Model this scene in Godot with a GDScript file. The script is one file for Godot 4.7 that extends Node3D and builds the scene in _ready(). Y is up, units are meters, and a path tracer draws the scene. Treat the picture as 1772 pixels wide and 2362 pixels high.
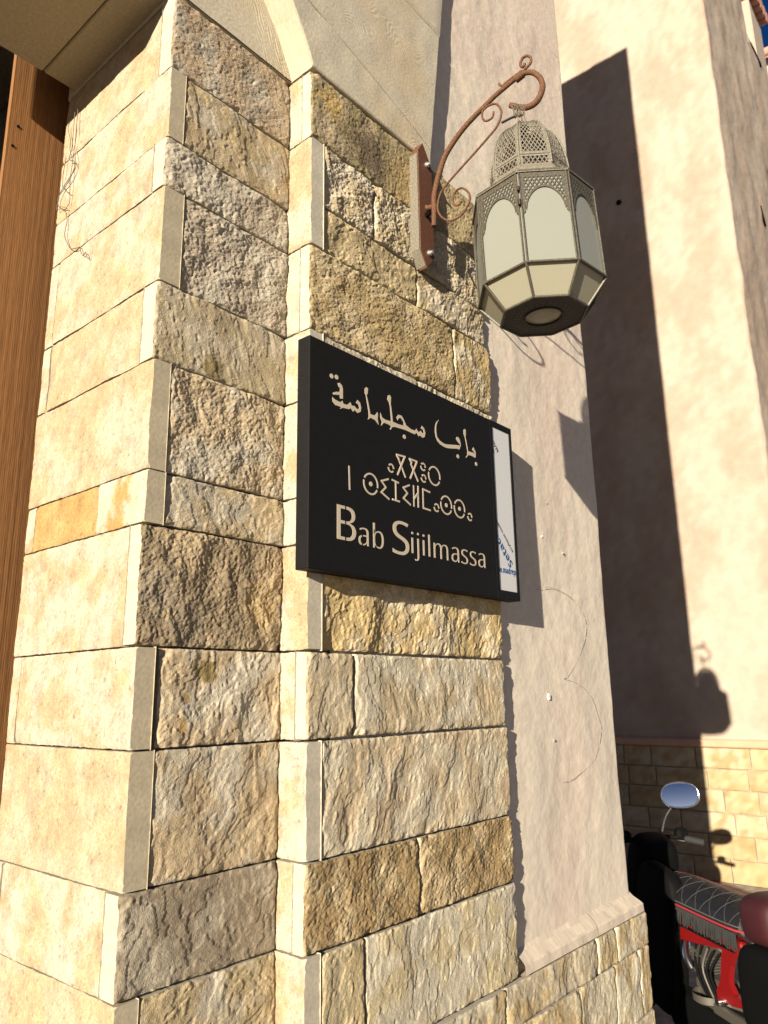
extends Node3D
# A portal pier of split-face stone with a street sign and a hanging lantern, low evening sun.
# x runs along the facade, y up, z out of the facade towards the street. Metres.

var mats := {}
var nz := FastNoiseLite.new()
var nf := FastNoiseLite.new()
var used := {}

# ------------------------------------------------------------------ mesh helpers
class MB:
	var p := PackedVector3Array()
	var n := PackedVector3Array()
	var c := PackedColorArray()
	var k := PackedInt32Array()
	var col := Color(1, 1, 1)

	func v(a: Vector3, nr: Vector3) -> int:
		p.append(a); n.append(nr); c.append(col)
		return p.size() - 1

	func tri(a: int, b: int, d: int) -> void:
		var fn := (p[b] - p[a]).cross(p[d] - p[a])
		if fn.dot(n[a] + n[b] + n[d]) > 0.0:
			k.append(a); k.append(d); k.append(b)
		else:
			k.append(a); k.append(b); k.append(d)

	func face(pts: Array, out: Vector3) -> void:
		var nr: Vector3 = (pts[1] - pts[0]).cross(pts[2] - pts[0])
		if nr.length() < 1e-12 and pts.size() > 3:
			nr = (pts[2] - pts[0]).cross(pts[3] - pts[0])
		nr = nr.normalized()
		if nr.dot(out) < 0.0:
			nr = -nr
		var f := p.size()
		for q in pts:
			v(q, nr)
		for i in range(1, pts.size() - 1):
			tri(f, f + i, f + i + 1)

	# a chamfered box; t places it
	func box(t: Transform3D, s: Vector3, b := 0.0) -> void:
		var h := s * 0.5
		b = minf(b, minf(h.x, minf(h.y, h.z)) * 0.9)
		var o := t.origin
		var ax: Array = [t.basis.x, t.basis.y, t.basis.z]
		var hh := [h.x, h.y, h.z]
		for i in 3:
			var j := (i + 1) % 3
			var l := (i + 2) % 3
			for sg in [-1.0, 1.0]:
				var ctr: Vector3 = o + ax[i] * hh[i] * sg
				var a: Vector3 = ax[j] * (hh[j] - b)
				var d: Vector3 = ax[l] * (hh[l] - b)
				face([ctr - a - d, ctr + a - d, ctr + a + d, ctr - a + d], ax[i] * sg)
		if b > 0.0:
			for i in 3:
				var j := (i + 1) % 3
				var l := (i + 2) % 3
				for s1 in [-1.0, 1.0]:
					for s2 in [-1.0, 1.0]:
						var e: Vector3 = ax[l] * (hh[l] - b)
						var q1: Vector3 = o + ax[i] * hh[i] * s1 + ax[j] * (hh[j] - b) * s2
						var q2: Vector3 = o + ax[i] * (hh[i] - b) * s1 + ax[j] * hh[j] * s2
						face([q1 - e, q1 + e, q2 + e, q2 - e], ax[i] * s1 + ax[j] * s2)
			for sx in [-1.0, 1.0]:
				for sy in [-1.0, 1.0]:
					for sz in [-1.0, 1.0]:
						var x: Vector3 = ax[0] * sx
						var y: Vector3 = ax[1] * sy
						var z: Vector3 = ax[2] * sz
						face([o + x * hh[0] + y * (hh[1] - b) + z * (hh[2] - b), o + x * (hh[0] - b) + y * hh[1] + z * (hh[2] - b), o + x * (hh[0] - b) + y * (hh[1] - b) + z * hh[2]], x + y + z)

	# a cushion: a rounded box
	func soft(t: Transform3D, h: Vector3, e := 0.45) -> void:
		var f := p.size()
		var nu := 28
		var nv := 16
		for j in nv + 1:
			var la := lerpf(-PI / 2, PI / 2, float(j) / nv)
			for i in nu + 1:
				var lo := TAU * i / nu
				var cl := pow(absf(cos(la)), e)
				var q := Vector3(signf(cos(lo)) * pow(absf(cos(lo)), e) * cl, signf(sin(la)) * pow(absf(sin(la)), e), signf(sin(lo)) * pow(absf(sin(lo)), e) * cl)
				var ce := pow(absf(cos(la)), 2.0 - e)
				var nn := Vector3(signf(cos(lo)) * pow(absf(cos(lo)), 2.0 - e) * ce / h.x, signf(sin(la)) * pow(absf(sin(la)), 2.0 - e) / h.y, signf(sin(lo)) * pow(absf(sin(lo)), 2.0 - e) * ce / h.z)
				v(t * (q * h), (t.basis * nn).normalized())
		for j in nv:
			for i in nu:
				var a := f + j * (nu + 1) + i
				tri(a, a + nu + 1, a + nu + 2)
				tri(a, a + nu + 2, a + 1)

	# a bar of w x d between two points
	func bar(a: Vector3, b: Vector3, w: float, d: float, up := Vector3.UP) -> void:
		var z := (b - a).normalized()
		if absf(z.dot(up)) > 0.98:
			up = Vector3.RIGHT if absf(z.x) < 0.9 else Vector3.FORWARD
		var x := up.cross(z).normalized()
		var y := z.cross(x)
		box(Transform3D(Basis(x, y, z), (a + b) * 0.5), Vector3(w, d, (b - a).length()), minf(w, d) * 0.2)

	# a round tube along points; r is a number or one radius per point; flat squashes it along one axis
	func tube(pts: Array, r, sides := 10, caps := true, flat := 1.0) -> void:
		var m := pts.size()
		var first := p.size()
		var t0: Vector3 = (pts[1] - pts[0]).normalized()
		var u := t0.cross(Vector3.UP)
		if u.length() < 0.1:
			u = t0.cross(Vector3.RIGHT)
		u = u.normalized()
		for i in m:
			var t: Vector3 = (pts[mini(i + 1, m - 1)] - pts[maxi(i - 1, 0)]).normalized()
			u = (u - t * u.dot(t)).normalized()
			var w := t.cross(u)
			var rr: float = r[i] if r is Array else r
			for s in sides:
				var an := TAU * s / sides
				var dr := u * cos(an) + w * sin(an) * flat
				v(pts[i] + dr * rr, (u * cos(an) * flat + w * sin(an)).normalized())
		for i in m - 1:
			for s in sides:
				var a := first + i * sides + s
				var b := first + i * sides + (s + 1) % sides
				tri(a, b, b + sides)
				tri(a, b + sides, a + sides)
		if caps:
			for e in [0, m - 1]:
				var dr2: Vector3 = (pts[0] - pts[1]) if e == 0 else (pts[m - 1] - pts[m - 2])
				var ring := []
				for s in sides:
					ring.append(p[first + e * sides + s])
				face(ring, dr2)

	# prism of a flat outline given in 2-D; f turns (x, y, depth) into a point
	func prism(poly: PackedVector2Array, f: Callable, d0: float, d1: float) -> void:
		var ix := Geometry2D.triangulate_polygon(poly)
		var nr: Vector3 = (f.call(0, 0, d1) - f.call(0, 0, d0)).normalized()
		for side in [d0, d1]:
			var first := p.size()
			for q in poly:
				v(f.call(q.x, q.y, side), nr if side == d1 else -nr)
			for i in range(0, ix.size(), 3):
				tri(first + ix[i], first + ix[i + 1], first + ix[i + 2])
		var cw := Geometry2D.is_polygon_clockwise(poly)
		for i in poly.size():
			var a := poly[i]
			var b := poly[(i + 1) % poly.size()]
			var e := (b - a).orthogonal() * (1.0 if cw else -1.0)
			var out: Vector3 = f.call(a.x + e.x, a.y + e.y, d0) - f.call(a.x, a.y, d0)
			face([f.call(a.x, a.y, d0), f.call(b.x, b.y, d0), f.call(b.x, b.y, d1), f.call(a.x, a.y, d1)], -out)

	func lathe(prof: Array, o: Vector3, sides := 24) -> void:
		for i in prof.size() - 1:
			var a: Vector2 = prof[i]
			var b: Vector2 = prof[i + 1]
			var sl := Vector2(b.y - a.y, a.x - b.x).normalized()
			var f := p.size()
			for s in sides + 1:
				var an := TAU * s / sides
				var dr := Vector3(cos(an), 0, sin(an))
				var nr := (dr * sl.x + Vector3.UP * sl.y).normalized()
				v(o + dr * a.x + Vector3.UP * a.y, nr)
				v(o + dr * b.x + Vector3.UP * b.y, nr)
			for s in sides:
				var q := f + s * 2
				tri(q, q + 1, q + 3)
				tri(q, q + 3, q + 2)

	func mesh(m: ArrayMesh = null) -> ArrayMesh:
		var a := []
		a.resize(Mesh.ARRAY_MAX)
		a[Mesh.ARRAY_VERTEX] = p
		a[Mesh.ARRAY_NORMAL] = n
		a[Mesh.ARRAY_COLOR] = c
		a[Mesh.ARRAY_INDEX] = k
		if m == null:
			m = ArrayMesh.new()
		m.add_surface_from_arrays(Mesh.PRIMITIVE_TRIANGLES, a)
		return m

func numbered(called: String) -> String:
	used[called] = used.get(called, 0) + 1
	return called if used[called] == 1 else "%s_%03d" % [called, used[called] - 1]

func part(called: String, mb: MB, m: Material, parent: Node3D) -> MeshInstance3D:
	var o := MeshInstance3D.new()
	o.name = numbered(called)
	o.mesh = mb.mesh()
	o.material_override = m
	parent.add_child(o, true)
	return o

func thing(called: String, label: String, category: String, at := Vector3.ZERO, group := "") -> Node3D:
	var o := Node3D.new()
	o.name = numbered(called)
	add_child(o, true)
	o.position = at
	o.set_meta("label", label)
	o.set_meta("category", category)
	if group:
		o.set_meta("group", group)
	return o

func smooth_path(pts: Array, per := 5) -> Array:
	var out := []
	for i in pts.size() - 1:
		var a: Vector3 = pts[maxi(i - 1, 0)]
		var b: Vector3 = pts[i]
		var c: Vector3 = pts[i + 1]
		var d: Vector3 = pts[mini(i + 2, pts.size() - 1)]
		for s in per:
			out.append(b.cubic_interpolate(c, a, d, float(s) / per))
	out.append(pts[-1])
	return out

# ------------------------------------------------------------------ materials
func noise_tex(freq: float, oct: int, lo: float, hi: float, seed_: int, size := 512, kind := FastNoiseLite.TYPE_SIMPLEX_SMOOTH) -> NoiseTexture2D:
	var f := FastNoiseLite.new()
	f.noise_type = kind
	f.frequency = freq
	f.fractal_octaves = oct
	f.seed = seed_
	var t := NoiseTexture2D.new()
	t.width = size; t.height = size
	t.seamless = true
	t.noise = f
	var g := Gradient.new()
	g.set_color(0, Color(lo, lo, lo)); g.set_color(1, Color(hi, hi, hi))
	t.color_ramp = g
	return t

func mat(called: String, c: Color, rough := 0.8, metal := 0.0) -> StandardMaterial3D:
	var m := StandardMaterial3D.new()
	m.resource_name = called
	m.albedo_color = c.linear_to_srgb()
	m.roughness = rough
	m.metallic = metal
	mats[called] = m
	return m

func grain(m: StandardMaterial3D, albedo: Texture2D, bump: Texture2D, cm: float, scale: Vector3, vertex := true) -> StandardMaterial3D:
	m.albedo_texture = albedo
	if bump:
		m.heightmap_enabled = true
		m.heightmap_texture = bump
		m.heightmap_scale = cm
	m.uv1_triplanar = true
	m.uv1_world_triplanar = true
	m.uv1_scale = scale
	m.vertex_color_use_as_albedo = vertex
	return m

func make_materials() -> void:
	var fine := noise_tex(0.05, 5, 0.8, 1.0, 3)
	var finer := noise_tex(0.09, 5, 0.0, 1.0, 8)
	grain(mat("stone", Color(1, 1, 1), 0.93), fine, finer, 0.08, Vector3(5, 5, 5))
	var saw := noise_tex(0.03, 4, 0.0, 1.0, 12)
	grain(mat("sawn_stone", Color(1, 1, 1), 0.9), noise_tex(0.03, 4, 0.88, 1.0, 5), saw, 0.025, Vector3(5, 5, 5))
	grain(mat("plaster", Color(1, 1, 1), 0.95), noise_tex(0.015, 4, 0.93, 1.0, 21), noise_tex(0.03, 5, 0.0, 1.0, 22), 0.07, Vector3(2.2, 2.2, 2.2))
	grain(mat("far_plaster", Color(1, 1, 1), 0.95), noise_tex(0.02, 5, 0.93, 1.0, 31), noise_tex(0.03, 5, 0.0, 1.0, 32), 0.3, Vector3(0.6, 0.6, 0.6))
	mat("mortar", Color(0.30, 0.24, 0.16), 0.95)
	grain(mat("wood", Color(0.29, 0.125, 0.034), 0.7), noise_tex(0.03, 4, 0.7, 1.0, 41), noise_tex(0.03, 3, 0.0, 1.0, 42), 0.03, Vector3(26, 0.8, 26), false)
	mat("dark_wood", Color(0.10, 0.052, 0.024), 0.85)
	grain(mat("rust", Color(0.30, 0.115, 0.038), 0.82), noise_tex(0.03, 5, 0.12, 1.0, 51), noise_tex(0.06, 4, 0.0, 1.0, 52), 0.05, Vector3(14, 14, 14), false)
	grain(mat("rust_dark", Color(0.17, 0.058, 0.018), 0.7), noise_tex(0.03, 5, 0.45, 1.0, 53), null, 0.0, Vector3(9, 9, 9), false)
	mat("bolt_steel", Color(0.55, 0.53, 0.5), 0.4, 0.8)
	grain(mat("brass", Color(0.165, 0.145, 0.105), 0.5, 0.3), noise_tex(0.035, 5, 0.35, 1.0, 61), null, 0.0, Vector3(10, 10, 10), false)
	grain(mat("tin", Color(0.27, 0.24, 0.18), 0.6, 0.15), noise_tex(0.035, 5, 0.45, 1.0, 63), null, 0.0, Vector3(10, 10, 10), false)
	mat("base_metal", Color(0.018, 0.012, 0.009), 0.6, 0.2)
	var fg := mat("frosted_glass", Color(0.185, 0.19, 0.163), 0.26)
	fg.backlight_enabled = true
	fg.backlight = Color(0.4, 0.4, 0.36)
	var dg := grain(mat("dusty_glass", Color(0.33, 0.31, 0.23), 0.35), noise_tex(0.06, 5, 0.8, 1.0, 64), null, 0.0, Vector3(12, 12, 12), false)
	dg.backlight_enabled = true
	dg.backlight = Color(0.35, 0.33, 0.26)
	mat("wire", Color(0.10, 0.075, 0.05), 0.7)
	var sb := mat("sign_black", Color(0.0095, 0.0093, 0.009), 0.55)
	sb.metallic_specular = 0.2
	grain(sb, noise_tex(0.02, 5, 0.92, 1.0, 81), null, 0.0, Vector3(3, 3, 3), false)
	mat("sign_edge", Color(0.02, 0.019, 0.018), 0.4)
	mat("sign_letter", Color(0.42, 0.355, 0.27), 0.7)
	mat("sign_white", Color(0.5, 0.5, 0.5), 0.4)
	mat("print_blue", Color(0.012, 0.05, 0.15), 0.6)
	mat("print_black", Color(0.015, 0.016, 0.02), 0.6)
	mat("pencil", Color(0.27, 0.225, 0.19), 0.9)
	mat("black_plastic", Color(0.003, 0.003, 0.003), 0.7).metallic_specular = 0.2
	mat("vinyl", Color(0.008, 0.008, 0.009), 0.45)
	mat("red_paint", Color(0.14, 0.003, 0.003), 0.4)
	mat("piping", Color(0.28, 0.025, 0.03), 0.45)
	mat("maroon_vinyl", Color(0.03, 0.004, 0.006), 0.55)
	mat("thread", Color(0.06, 0.06, 0.06), 0.8)
	mat("tassel", Color(0.012, 0.012, 0.0115), 0.8)
	mat("chrome", Color(0.75, 0.75, 0.75), 0.18, 1.0)
	mat("mirror_glass", Color(0.92, 0.93, 0.95), 0.02, 1.0)
	mat("alloy", Color(0.09, 0.08, 0.065), 0.55, 0.5)
	mat("rubber", Color(0.012, 0.012, 0.012), 0.85)
	mat("tile_clay", Color(0.40, 0.20, 0.15), 0.85)
	mat("soot", Color(0.006, 0.005, 0.005), 0.9).metallic_specular = 0.1
	mat("chip_white", Color(0.75, 0.73, 0.7), 0.9)
	grain(mat("paving", Color(0.42, 0.36, 0.28), 0.95), noise_tex(0.02, 5, 0.7, 1.0, 71), noise_tex(0.04, 4, 0.0, 1.0, 72), 0.4, Vector3(0.7, 0.7, 0.7), false)

# ------------------------------------------------------------------ stone
func ss(a: float, b: float, x: float) -> float:
	var t := clampf((x - a) / (b - a), 0.0, 1.0)
	return t * t * (3.0 - 2.0 * t)

func relief(style: String, u: float, v: float, s: float) -> float:
	if style == "split":      # flakes and steps of a split face
		var w := nz.get_noise_3d(u * 9.0, v * 7.0, s) * 0.03
		var q := nz.get_noise_3d((u + w) * 6.0, (v - w) * 3.5, s + 10.0) * 2.6 + nf.get_noise_3d(u * 15.0, v * 8.0, s + 20.0) * 1.3
		var k := floorf(q)
		return (k + ss(0.9, 1.0, q - k)) * 0.0021 + nz.get_noise_3d(u * 5.0, v * 4.0, s) * 0.0035 - absf(nz.get_noise_3d((u + w) * 13.0, v * 8.0, s + 33.0)) * 0.0030 + nf.get_noise_3d(u * 52.0, v * 30.0, s) * 0.0014 + nz.get_noise_3d(u * 210.0, v * 150.0, s) * 0.0005
	if style == "pitted":     # coarse and crumbly
		var r := nz.get_noise_3d(u * 46.0, v * 42.0, s + 3.0)
		return nz.get_noise_3d(u * 6.0, v * 6.0, s) * 0.0045 - absf(nz.get_noise_3d(u * 10.0, v * 9.0, s + 33.0)) * 0.005 + nz.get_noise_3d(u * 19.0, v * 17.0, s) * 0.0016 + nf.get_noise_3d(u * 64.0, v * 58.0, s) * 0.0026 - ss(0.4, 0.8, r) * 0.0024 + nz.get_noise_3d(u * 190.0, v * 170.0, s) * 0.0009
	if style == "combed":     # curved tool marks left by the mason's comb
		var d := Vector2(u - 0.9 + 0.06 * nz.get_noise_2d(u * 5.0, v * 5.0), v + 0.4 + 0.05 * nz.get_noise_2d(u * 6.0 + 9.0, v * 6.0)).length()
		var a := ss(0.1, 0.45, nz.get_noise_3d(u * 3.0, v * 3.0, s + 4.0))
		return sin(d * 620.0 + nz.get_noise_2d(u * 9.0, v * 9.0) * 4.0) * 0.0003 * a + nz.get_noise_3d(u * 9.0, v * 9.0, s) * 0.0011 + nz.get_noise_3d(u * 90.0, v * 90.0, s) * 0.00015
	# "flat": quarry face, nearly plane, with small chips
	var wq := nz.get_noise_3d(u * 9.0, v * 9.0, s + 10.0) * 2.0
	var kk := floorf(wq)
	var pit := ss(0.62, 0.8, nz.get_noise_3d(u * 55.0, v * 42.0, s + 30.0))
	return (kk + ss(0.85, 1.0, wq - kk)) * 0.0007 + nz.get_noise_3d(u * 4.0, v * 4.0, s) * 0.0022 + nz.get_noise_3d(u * 60.0, v * 50.0, s) * 0.0003 - pit * 0.0016

# a slab of stone: o is the lower front corner, U and V span its face, N looks out
func stone(parent: Node3D, o: Vector3, U: Vector3, V: Vector3, w: float, h: float, dep: float, d: Dictionary) -> MeshInstance3D:
	var N := U.cross(V).normalized()
	var s: float = d.get("seed", 1.0)
	var style: String = d.get("style", "split")
	var amp: float = d.get("amp", 1.0)
	var cell: float = d.get("cell", 0.0042)
	var gap: float = d.get("gap", 0.0016)
	var base: Color = d.get("base", Color(0.45, 0.38, 0.27))
	var patch: Color = d.get("patch", Color(0.3, 0.2, 0.09))
	var much: float = d.get("much", 0.3)
	var drop: float = 0.55 * d.get("drop", 0.004)
	var nu := maxi(2, int(ceil(w / cell)))
	var nv := maxi(2, int(ceil(h / cell)))
	var mb := MB.new()
	var cnt := (nu + 1) * (nv + 1)
	var P := PackedVector3Array(); P.resize(cnt)
	var C := PackedColorArray(); C.resize(cnt)
	var jag: float = d.get("jag", 0.003)
	var blots: Array = d.get("blots", [])
	var rg := RandomNumberGenerator.new()
	rg.seed = int(s * 31.0) + 17
	var fx := rg.randf_range(0.75, 1.35)
	var fy := rg.randf_range(0.75, 1.35)
	var shear := rg.randf_range(-0.45, 0.45)
	var corners := []
	for q in 4:
		corners.append(maxf(0.001, rg.randf_range(-0.02, 0.032)) if style != "flat" else maxf(0.001, rg.randf_range(-0.02, 0.012)))
	for j in nv + 1:
		var v := h * j / nv
		var jl := gap + jag * (0.65 * absf(nz.get_noise_3d(v * 24.0, s, 1.5)) + 0.5 * absf(nz.get_noise_3d(v * 75.0, s, 1.5)))
		var jr := gap + jag * (0.65 * absf(nz.get_noise_3d(v * 24.0, s, 7.5)) + 0.5 * absf(nz.get_noise_3d(v * 75.0, s, 7.5)))
		for i in nu + 1:
			var u := w * i / nu
			var jb := gap + jag * (0.65 * absf(nz.get_noise_3d(u * 24.0, s, 13.5)) + 0.5 * absf(nz.get_noise_3d(u * 75.0, s, 13.5)))
			var jt := gap + jag * (0.65 * absf(nz.get_noise_3d(u * 24.0, s, 19.5)) + 0.5 * absf(nz.get_noise_3d(u * 75.0, s, 19.5)))
			var uu := lerpf(jl, w - jr, float(i) / nu)
			var vv := lerpf(jb, h - jt, float(j) / nv)
			var e := minf(minf(u, w - u), minf(v, h - v))
			var chip := 0.003 + 0.03 * pow(absf(nz.get_noise_3d(u * 16.0, v * 16.0, s + 50.0)), 2.0)
			var hh := relief(style, u * fx + v * shear, v * fy - u * shear, s) * amp - drop * (1.0 - ss(0.0, chip, e))
			for q in 4:
				var cr: float = corners[q]
				var cd := Vector2(u - (w if q % 2 else 0.0), v - (h if q > 1 else 0.0)).length() * (1.0 + 0.3 * nz.get_noise_2d(u * 60.0, v * 60.0 + q * 9.0))
				if cd < cr:
					hh -= 0.006 * (1.0 - ss(0.3, 1.0, cd / cr))
			P[j * (nu + 1) + i] = o + U * uu + V * vv + N * hh
			var m := ss(0.55 - much, 0.95 - much * 0.6, 0.5 + 0.5 * nz.get_noise_3d(u * 7.0, v * 7.0, s + 70.0) + 0.22 * nz.get_noise_3d(u * 24.0, v * 24.0, s + 75.0) + 0.1 * nz.get_noise_3d(u * 90.0, v * 90.0, s + 76.0))
			var col := base.lerp(patch, m) * (1.0 + 0.13 * nz.get_noise_3d(u * 16.0, v * 16.0, s + 80.0) + 0.13 * nz.get_noise_3d(u * 70.0, v * 55.0, s + 85.0) + 0.1 * nz.get_noise_3d(u * 180.0, v * 150.0, s + 88.0))
			if style == "flat":
				col *= 1.0 - 0.4 * ss(0.62, 0.8, nz.get_noise_3d(u * 95.0, v * 75.0, s + 40.0)) - 0.12 * ss(0.1, 0.7, nz.get_noise_3d(u * 30.0, v * 12.0, s + 44.0))
			for b in blots:
				var dd: float = Vector2(u - b[0], v - b[1]).length() / b[2] + 0.5 * nz.get_noise_3d(u * 40.0, v * 40.0, s + 90.0)
				col = col.lerp(b[3], 0.85 * (1.0 - ss(0.75, 1.0, dd)))
			C[j * (nu + 1) + i] = col
	for j in nv + 1:
		for i in nu + 1:
			var a := P[j * (nu + 1) + mini(i + 1, nu)] - P[j * (nu + 1) + maxi(i - 1, 0)]
			var b := P[mini(j + 1, nv) * (nu + 1) + i] - P[maxi(j - 1, 0) * (nu + 1) + i]
			mb.p.append(P[j * (nu + 1) + i])
			mb.n.append(a.cross(b).normalized())
			mb.c.append(C[j * (nu + 1) + i])
	for j in nv:
		for i in nu:
			var a := j * (nu + 1) + i
			mb.k.append_array(PackedInt32Array([a, a + nu + 1, a + nu + 2, a, a + nu + 2, a + 1]))
	# the sawn sides
	var sawn: Color = d.get("sawn", Color(0.43, 0.385, 0.30))
	var sides := MB.new()
	var edges := [[0, 1, nu, -V], [nv * (nu + 1), 1, nu, V], [0, nu + 1, nv, -U], [nu, nu + 1, nv, U]]
	for ed in edges:
		var f := sides.p.size()
		var out: Vector3 = ed[3]
		for q in int(ed[2]) + 1:
			var pt := P[int(ed[0]) + q * int(ed[1])]
			var back := pt - N * (dep + (pt - o).dot(N))
			sides.col = sawn * (1.0 + 0.1 * nz.get_noise_3d(q * 0.07, s, 3.0))
			sides.v(pt, out)
			sides.v(back, out)
		for q in int(ed[2]):
			sides.tri(f + q * 2, f + q * 2 + 1, f + q * 2 + 3)
			sides.tri(f + q * 2, f + q * 2 + 3, f + q * 2 + 2)
	sides.face([o - N * dep, o + U * w - N * dep, o + U * w + V * h - N * dep, o + V * h - N * dep], -N)
	var o2 := MeshInstance3D.new()
	o2.name = numbered("stone_block")
	var am := mb.mesh()
	am.surface_set_material(0, mats.stone)
	am = sides.mesh(am)
	am.surface_set_material(1, mats.sawn_stone)
	o2.mesh = am
	parent.add_child(o2, true)
	return o2

# a plastered wall that follows a path seen from above ([x, z] pairs turn round corners of radius r)
func wall_sheet(called: String, parent: Node3D, path: Array, y0: float, y1: float, step: float, amp: float, m: Material, base: Color, patch: Color, s: float, r := 0.015) -> MeshInstance3D:
	var pts := []
	var nrm := []
	for i in path.size() - 1:
		var a: Vector2 = path[i]
		var b: Vector2 = path[i + 1]
		var t := (b - a).normalized()
		var n := Vector2(-t.y, t.x)
		var from := r if i > 0 else 0.0
		var to := (b - a).length() - (r if i < path.size() - 2 else 0.0)
		var cnt := maxi(2, int((to - from) / step))
		for q in cnt + 1:
			pts.append(a + t * lerpf(from, to, float(q) / cnt)); nrm.append(n)
		if i < path.size() - 2:
			var t2: Vector2 = (path[i + 2] - b).normalized()
			var n2 := Vector2(-t2.y, t2.x)
			var ctr := b - t * r - n * r
			for q in range(1, 5):
				var nn := n.slerp(n2, q / 5.0).normalized()
				pts.append(ctr + nn * r); nrm.append(nn)
	var rows := maxi(2, int((y1 - y0) / step))
	var mb := MB.new()
	var wd := pts.size()
	var P := PackedVector3Array()
	for j in rows + 1:
		var y := lerpf(y0, y1, float(j) / rows)
		for i in wd:
			var a: Vector2 = pts[i]
			var n: Vector2 = nrm[i]
			var hh := amp * (nz.get_noise_3d(a.x * 2.2 + s, y * 1.6, a.y * 2.2) * 2.4 + nz.get_noise_3d(a.x * 9.0 + s, y * 5.0, a.y * 9.0) * 0.8 + nz.get_noise_3d(a.x * 26.0 + s, y * 15.0, a.y * 26.0) * 0.3 + nf.get_noise_3d((a.x + y * 0.3) * 16.0 + s, y * 7.0, a.y * 16.0) * 0.7)
			P.append(Vector3(a.x + n.x * hh, y, a.y + n.y * hh))
			var k := ss(0.3, 0.8, 0.5 + 0.5 * nz.get_noise_3d(a.x * 1.7 + s, y * 0.8, a.y * 1.7) + 0.25 * nz.get_noise_3d(a.x * 9.0 + s, y * 4.0, a.y * 9.0) + 0.12 * nz.get_noise_3d(a.x * 40.0, y * 22.0, a.y * 40.0 + s))
			mb.c.append(base.lerp(patch, k) * (1.0 + 0.05 * nz.get_noise_3d(a.x * 60.0, y * 60.0, a.y * 60.0)))
	for j in rows + 1:
		for i in wd:
			var du := P[j * wd + mini(i + 1, wd - 1)] - P[j * wd + maxi(i - 1, 0)]
			var dv := P[mini(j + 1, rows) * wd + i] - P[maxi(j - 1, 0) * wd + i]
			mb.p.append(P[j * wd + i])
			mb.n.append(du.cross(dv).normalized())
	for j in rows:
		for i in wd - 1:
			var a := j * wd + i
			mb.k.append_array(PackedInt32Array([a, a + wd, a + wd + 1, a, a + wd + 1, a + 1]))
	return part(called, mb, m, parent)

func block(called: String, parent: Node3D, lo: Vector3, hi: Vector3, m: Material, bevel := 0.0, c := Color(1, 1, 1)) -> MeshInstance3D:
	var mb := MB.new()
	mb.col = c
	mb.box(Transform3D(Basis(), (lo + hi) * 0.5), hi - lo, bevel)
	return part(called, mb, m, parent)

# ------------------------------------------------------------------ the scene
const COURSE := [3.326, 3.105, 2.908, 2.773, 2.525, 2.333, 2.078, 1.960, 1.704, 1.500, 1.243, 1.057, 0.798, 0.55, 0.30, 0.08, -0.1]
const X := Vector3(1, 0, 0)
const Y := Vector3(0, 1, 0)
const Z := Vector3(0, 0, 1)
const AX := -0.392          # jamb face
const BZ := -0.086          # inner front face
const FAR := -0.635         # where the jamb ends at the gate
const FX := 6.46            # far building: sunlit face
const FZ := -0.42           # far building: street face

func _ready() -> void:
	# camera
	var cam := Camera3D.new()
	cam.name = "camera"
	cam.transform = Transform3D(Basis(Vector3(0.6508366, -0.01485977, 0.7590724), Vector3(-0.1685483, 0.97203133, 0.16354378), Vector3(-0.74027238, -0.23438064, 0.63012897)).orthonormalized(), Vector3(-1.244, 1.6, 1.3))
	cam.fov = 67.99
	cam.near = 0.05
	cam.far = 400.0
	var lens := CameraAttributesPhysical.new()
	lens.frustum_focal_length = 17.79
	lens.frustum_focus_distance = 1.95
	lens.exposure_aperture = 4.2
	lens.frustum_near = 0.05
	lens.frustum_far = 400.0
	cam.attributes = lens
	add_child(cam)
	cam.current = true
	# sky and exposure
	var env := Environment.new()
	env.background_mode = Environment.BG_SKY
	var sm := ProceduralSkyMaterial.new()
	sm.sky_top_color = Color(0.0, 0.0125, 0.055).linear_to_srgb()
	sm.sky_horizon_color = Color(0.23, 0.255, 0.30).linear_to_srgb()
	sm.sky_curve = 0.13
	sm.ground_bottom_color = Color(0.06, 0.05, 0.035).linear_to_srgb()
	sm.ground_horizon_color = Color(0.13, 0.115, 0.1).linear_to_srgb()
	var sky := Sky.new()
	sky.sky_material = sm
	env.sky = sky
	env.tonemap_mode = Environment.TONE_MAPPER_LINEAR
	env.tonemap_exposure = 2.6
	env.sdfgi_enabled = true
	env.ssao_enabled = true
	env.ssil_enabled = true
	var we := WorldEnvironment.new()
	we.name = "world_environment"
	we.environment = env
	add_child(we)
	# low evening sun, nearly along the facade
	var sun := DirectionalLight3D.new()
	sun.name = "sun"
	sun.light_energy = 1.6
	sun.light_color = Color(1.0, 0.895, 0.73).linear_to_srgb()
	sun.light_angular_distance = 0.5
	sun.shadow_enabled = true
	add_child(sun)
	sun.look_at_from_position(Vector3.ZERO, Vector3(3.7, -0.855, -1.0), Vector3.UP)

	nz.noise_type = FastNoiseLite.TYPE_SIMPLEX_SMOOTH
	nz.frequency = 1.0
	nz.fractal_type = FastNoiseLite.FRACTAL_NONE
	nz.seed = 7
	nf.noise_type = FastNoiseLite.TYPE_SIMPLEX
	nf.frequency = 1.0
	nf.fractal_type = FastNoiseLite.FRACTAL_FBM
	nf.fractal_octaves = 4
	nf.fractal_gain = 0.6
	nf.seed = 11
	make_materials()

	ground()
	far_building()
	facade_wall()
	portal()
	gate()
	street_sign()
	bracket()
	lantern()
	loose_wires()
	motorbike()

func ground() -> void:
	var o := MeshInstance3D.new()
	o.name = "ground"
	var pm := PlaneMesh.new()
	pm.size = Vector2(300, 300)
	o.mesh = pm
	o.material_override = mats.paving
	o.position = Vector3(0, -0.1, 0)
	o.set_meta("kind", "structure")
	add_child(o)

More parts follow.
